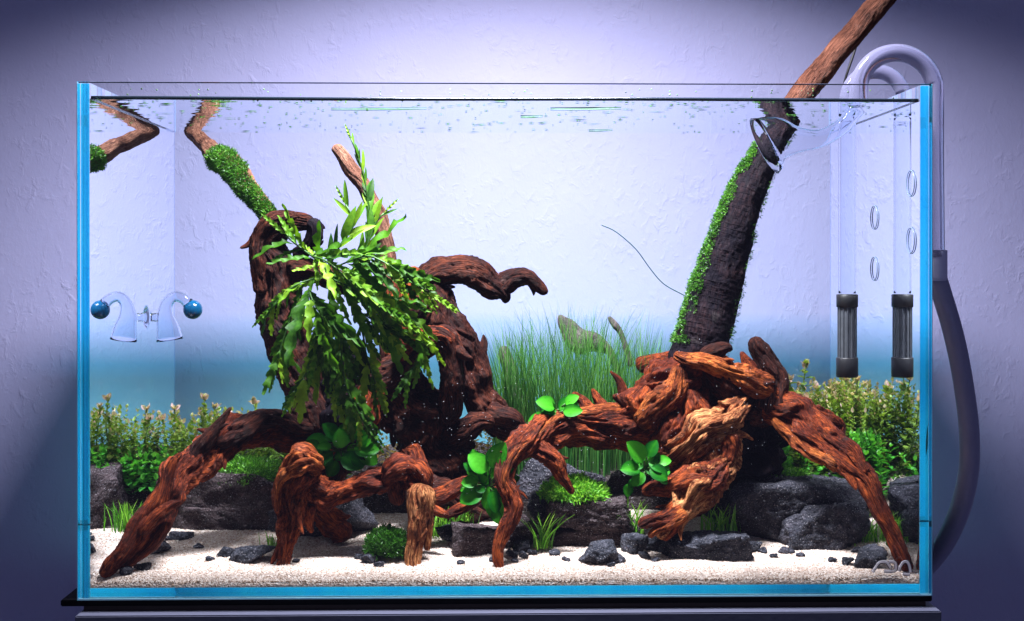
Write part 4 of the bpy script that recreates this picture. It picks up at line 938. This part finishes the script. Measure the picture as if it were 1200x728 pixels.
def cup(label, y, py, group):
    x = TW-GT-.0006; z = P(1050, py, y)[2]; c = Vector((x, y, z))
    prof = [(.0112, 0), (.0117, -.0006), (.0122, 0), (.0117, .0004), (.0112, 0)]
    th = np.linspace(0, 2*np.pi, 32, endpoint=False); V = np.array([[x-.0006+h, y+r*math.cos(t), z+r*math.sin(t)] for r, h in prof for t in th])
    o = link('suction_cup', mesh('suction_cup', V, grid_faces(len(prof), 32)), CUPRING); return tag(o, label, 'suction cup', group)
for y_, py_, lab in [(.150, 255, 'upper clear suction cup behind the intake pipe'), (.150, 315, 'lower clear suction cup behind the intake pipe'), (.032, 215, 'upper clear suction cup near the front edge of the right glass'), (.032, 282, 'lower clear suction cup near the front edge of the right glass')]:
    cup(lab, y_, py_, 'clear suction cups on the right glass')
hz = empty('filter_hose', Vector((xo+.002, .06, .30)), 'thick grey filter hose curving down outside the right end of the tank', 'hose')
z0 = .300
link('cuff', tube_mesh('cuff', [[xo+.002, yo+.002, z0+.006, .0100], [xo+.0025, yo+.003, z0-.022, .0100]], 24, .004), CUFF, hz)
link('hose', tube_mesh('hose', [[xo+.0025, yo+.003, z0-.018, .0092], PX(1117, 390, .06, .0092), PX(1129, 450, .065, .0092), PX(1136, 510, .075, .0094), PX(1134, 560, .09, .0096), PX(1120, 610, .13, .0100), PX(1096, 652, .19, .0100), PX(1060, 690, .36, .0100)], 24, .006), HOSE, hz)
o = link('cable', tube_mesh('cable', [[*P(*q), .0014] for q in [(1018, -10, .30), (1012, 18, .30), (1003, 55, .30), (992, 88, .30), (986, 112, .31)]], 8, .006), CABLE); tag(o, 'thin black cable hanging behind the leaning log above the rim', 'cable')

# ------------------------------------------------------------------ drop checker on the left glass
yd_ = .205; dc = empty('drop_checker', Vector(P(200, 375, yd_)), 'bent glass drop checker with blue ball on the left glass', 'drop checker')
hollow('bell', [PX(199, 399, yd_, .0135), PX(197, 385, yd_, .0115), PX(194, 370, yd_, .0085), PX(196, 356, yd_, .0062), PX(204, 348, yd_, .0055), PX(214, 350, yd_, .0055), PX(221, 356, yd_, .0060)], glassmat('checker_glass', 1.30, (.95, .97, 1.0)), dc, 20, .0025, .0012)
bc = P(226, 363, yd_); D_, F_ = ico(3); bb = link('bulb', mesh('bulb', D_*.0098+bc, F_), BLUEDYE, dc)
th = np.linspace(0, 2*np.pi, 20, endpoint=False); xw = -TW+GT+.0006; zc = P(175, 372, yd_)[2]
V = np.array([[xw+h, yd_+r*math.cos(t), zc+r*math.sin(t)] for r, h in [(.0125, .0003), (.0100, .0012), (.0055, .0030), (.0040, .0060), (.0045, .0100)] for t in th])
link('suction_cup', mesh('suction_cup', V, grid_faces(5, 20)), SILI, dc)

# ------------------------------------------------------------------ floating bits, bubbles
def floaters():
    n = 520; px = rng.uniform(110, 1075, n); py = 118.5+rng.random(n)**1.2*38
    p = np.array([PZ(a, b, WZ-.0006) for a, b in zip(px, py)]); p = p[(p[:, 1] < YB-.006) & (p[:, 1] > GT+.004) & (abs(p[:, 0]) < .36)]; n = len(p)
    az = rng.normal(0, .6, n); Yd = np.stack([np.cos(az), np.sin(az), np.zeros(n)], 1); X, Yd, Z = basis(Yd, np.tile([[0, 0, 1.]], (n, 1)))
    T = np.array([[1, 0, 0], [0, 1, 0], [-1, 0, 0], [0, -1, 0], [0, 0, 1], [0, 0, -1]], float)
    Fq = [[0, 1, 4], [1, 2, 4], [2, 3, 4], [3, 0, 4], [1, 0, 5], [2, 1, 5], [3, 2, 5], [0, 3, 5]]
    sc = np.stack([rng.uniform(.0004, .0014, n), rng.uniform(.0005, .0022, n)*np.where(rng.random(n) < .18, 3.0, 1), rng.uniform(.00025, .0007, n)], 1)
    tag(scatter('floating_debris', T, Fq, p, X, Yd, Z, sc*np.array([.8, 1.5, .6]), rng.random(n)*.4, L_MOSS), 'small bits of leaf and grass floating on the water surface', 'debris', kind='stuff')
    n = 90; p = np.array([P(a, b, GT+.0006) for a, b in zip(rng.uniform(110, 1075, n), np.concatenate([rng.uniform(104, 112, 55), rng.uniform(114, 119, 35)]))])
    Yd = rand_dirs(n); X, Yd, Z = basis(Yd)
    tag(scatter('glass_speck', T, Fq, p, X, Yd, Z, rng.uniform(.0004, .0011, n), rng.random(n), L_MOSS), 'dry specks of debris stuck to the inner front glass above the water line', 'debris', kind='stuff')
floaters()
for (xa, xb, py, lab) in [(388, 500, 129, 'long green grass clipping floating above the green plant'), (645, 728, 129, 'green grass clipping floating over the tall grass'), (690, 718, 154, 'short grass clipping floating near the back glass'), (610, 636, 138, 'short dark clipping floating left of centre')]:
    a_, b_ = PZ(xa, py, WZ-.0008), PZ(xb, py-1, WZ-.0008)
    o = link('grass_clipping', tube_mesh('grass_clipping', [[*a_, .0004], [*((a_+b_)/2+np.array([0, .003, 0])), .0005], [*b_, .0003]], 5, .006), L_TUFT); tag(o, lab, 'grass clipping', 'clippings floating on the water')
def bubbles():
    D0, F0 = ico(1); n = 900; keep = rng.random(900) < .5
    px = np.concatenate([rng.uniform(110, 1070, 350), rng.normal(480, 60, 250), rng.normal(850, 60, 180), rng.normal(660, 40, 120)])
    py = np.concatenate([rng.uniform(430, 610, 350), rng.normal(500, 50, 250), rng.normal(500, 45, 180), rng.normal(540, 30, 120)]); y = rng.uniform(.02, .16, n)
    p = np.array([P(a, b, c) for a, b, c in zip(px, py, y)]); k = keep & (abs(p[:, 0]) < .36) & (p[:, 2] > .05); p = p[k]; n = len(p)
    I = np.tile(np.eye(3)[None], (n, 1, 1)); o = scatter('bubble_mist', D0, F0, p, I[:, 0], I[:, 1], I[:, 2], rng.uniform(.00012, .00032, n), np.ones(n), plain('bubble', (.75, .78, .85), .2, .8, .05))
    tag(o, 'tiny pale bubbles drifting through the water', 'bubbles', kind='stuff')
bubbles()
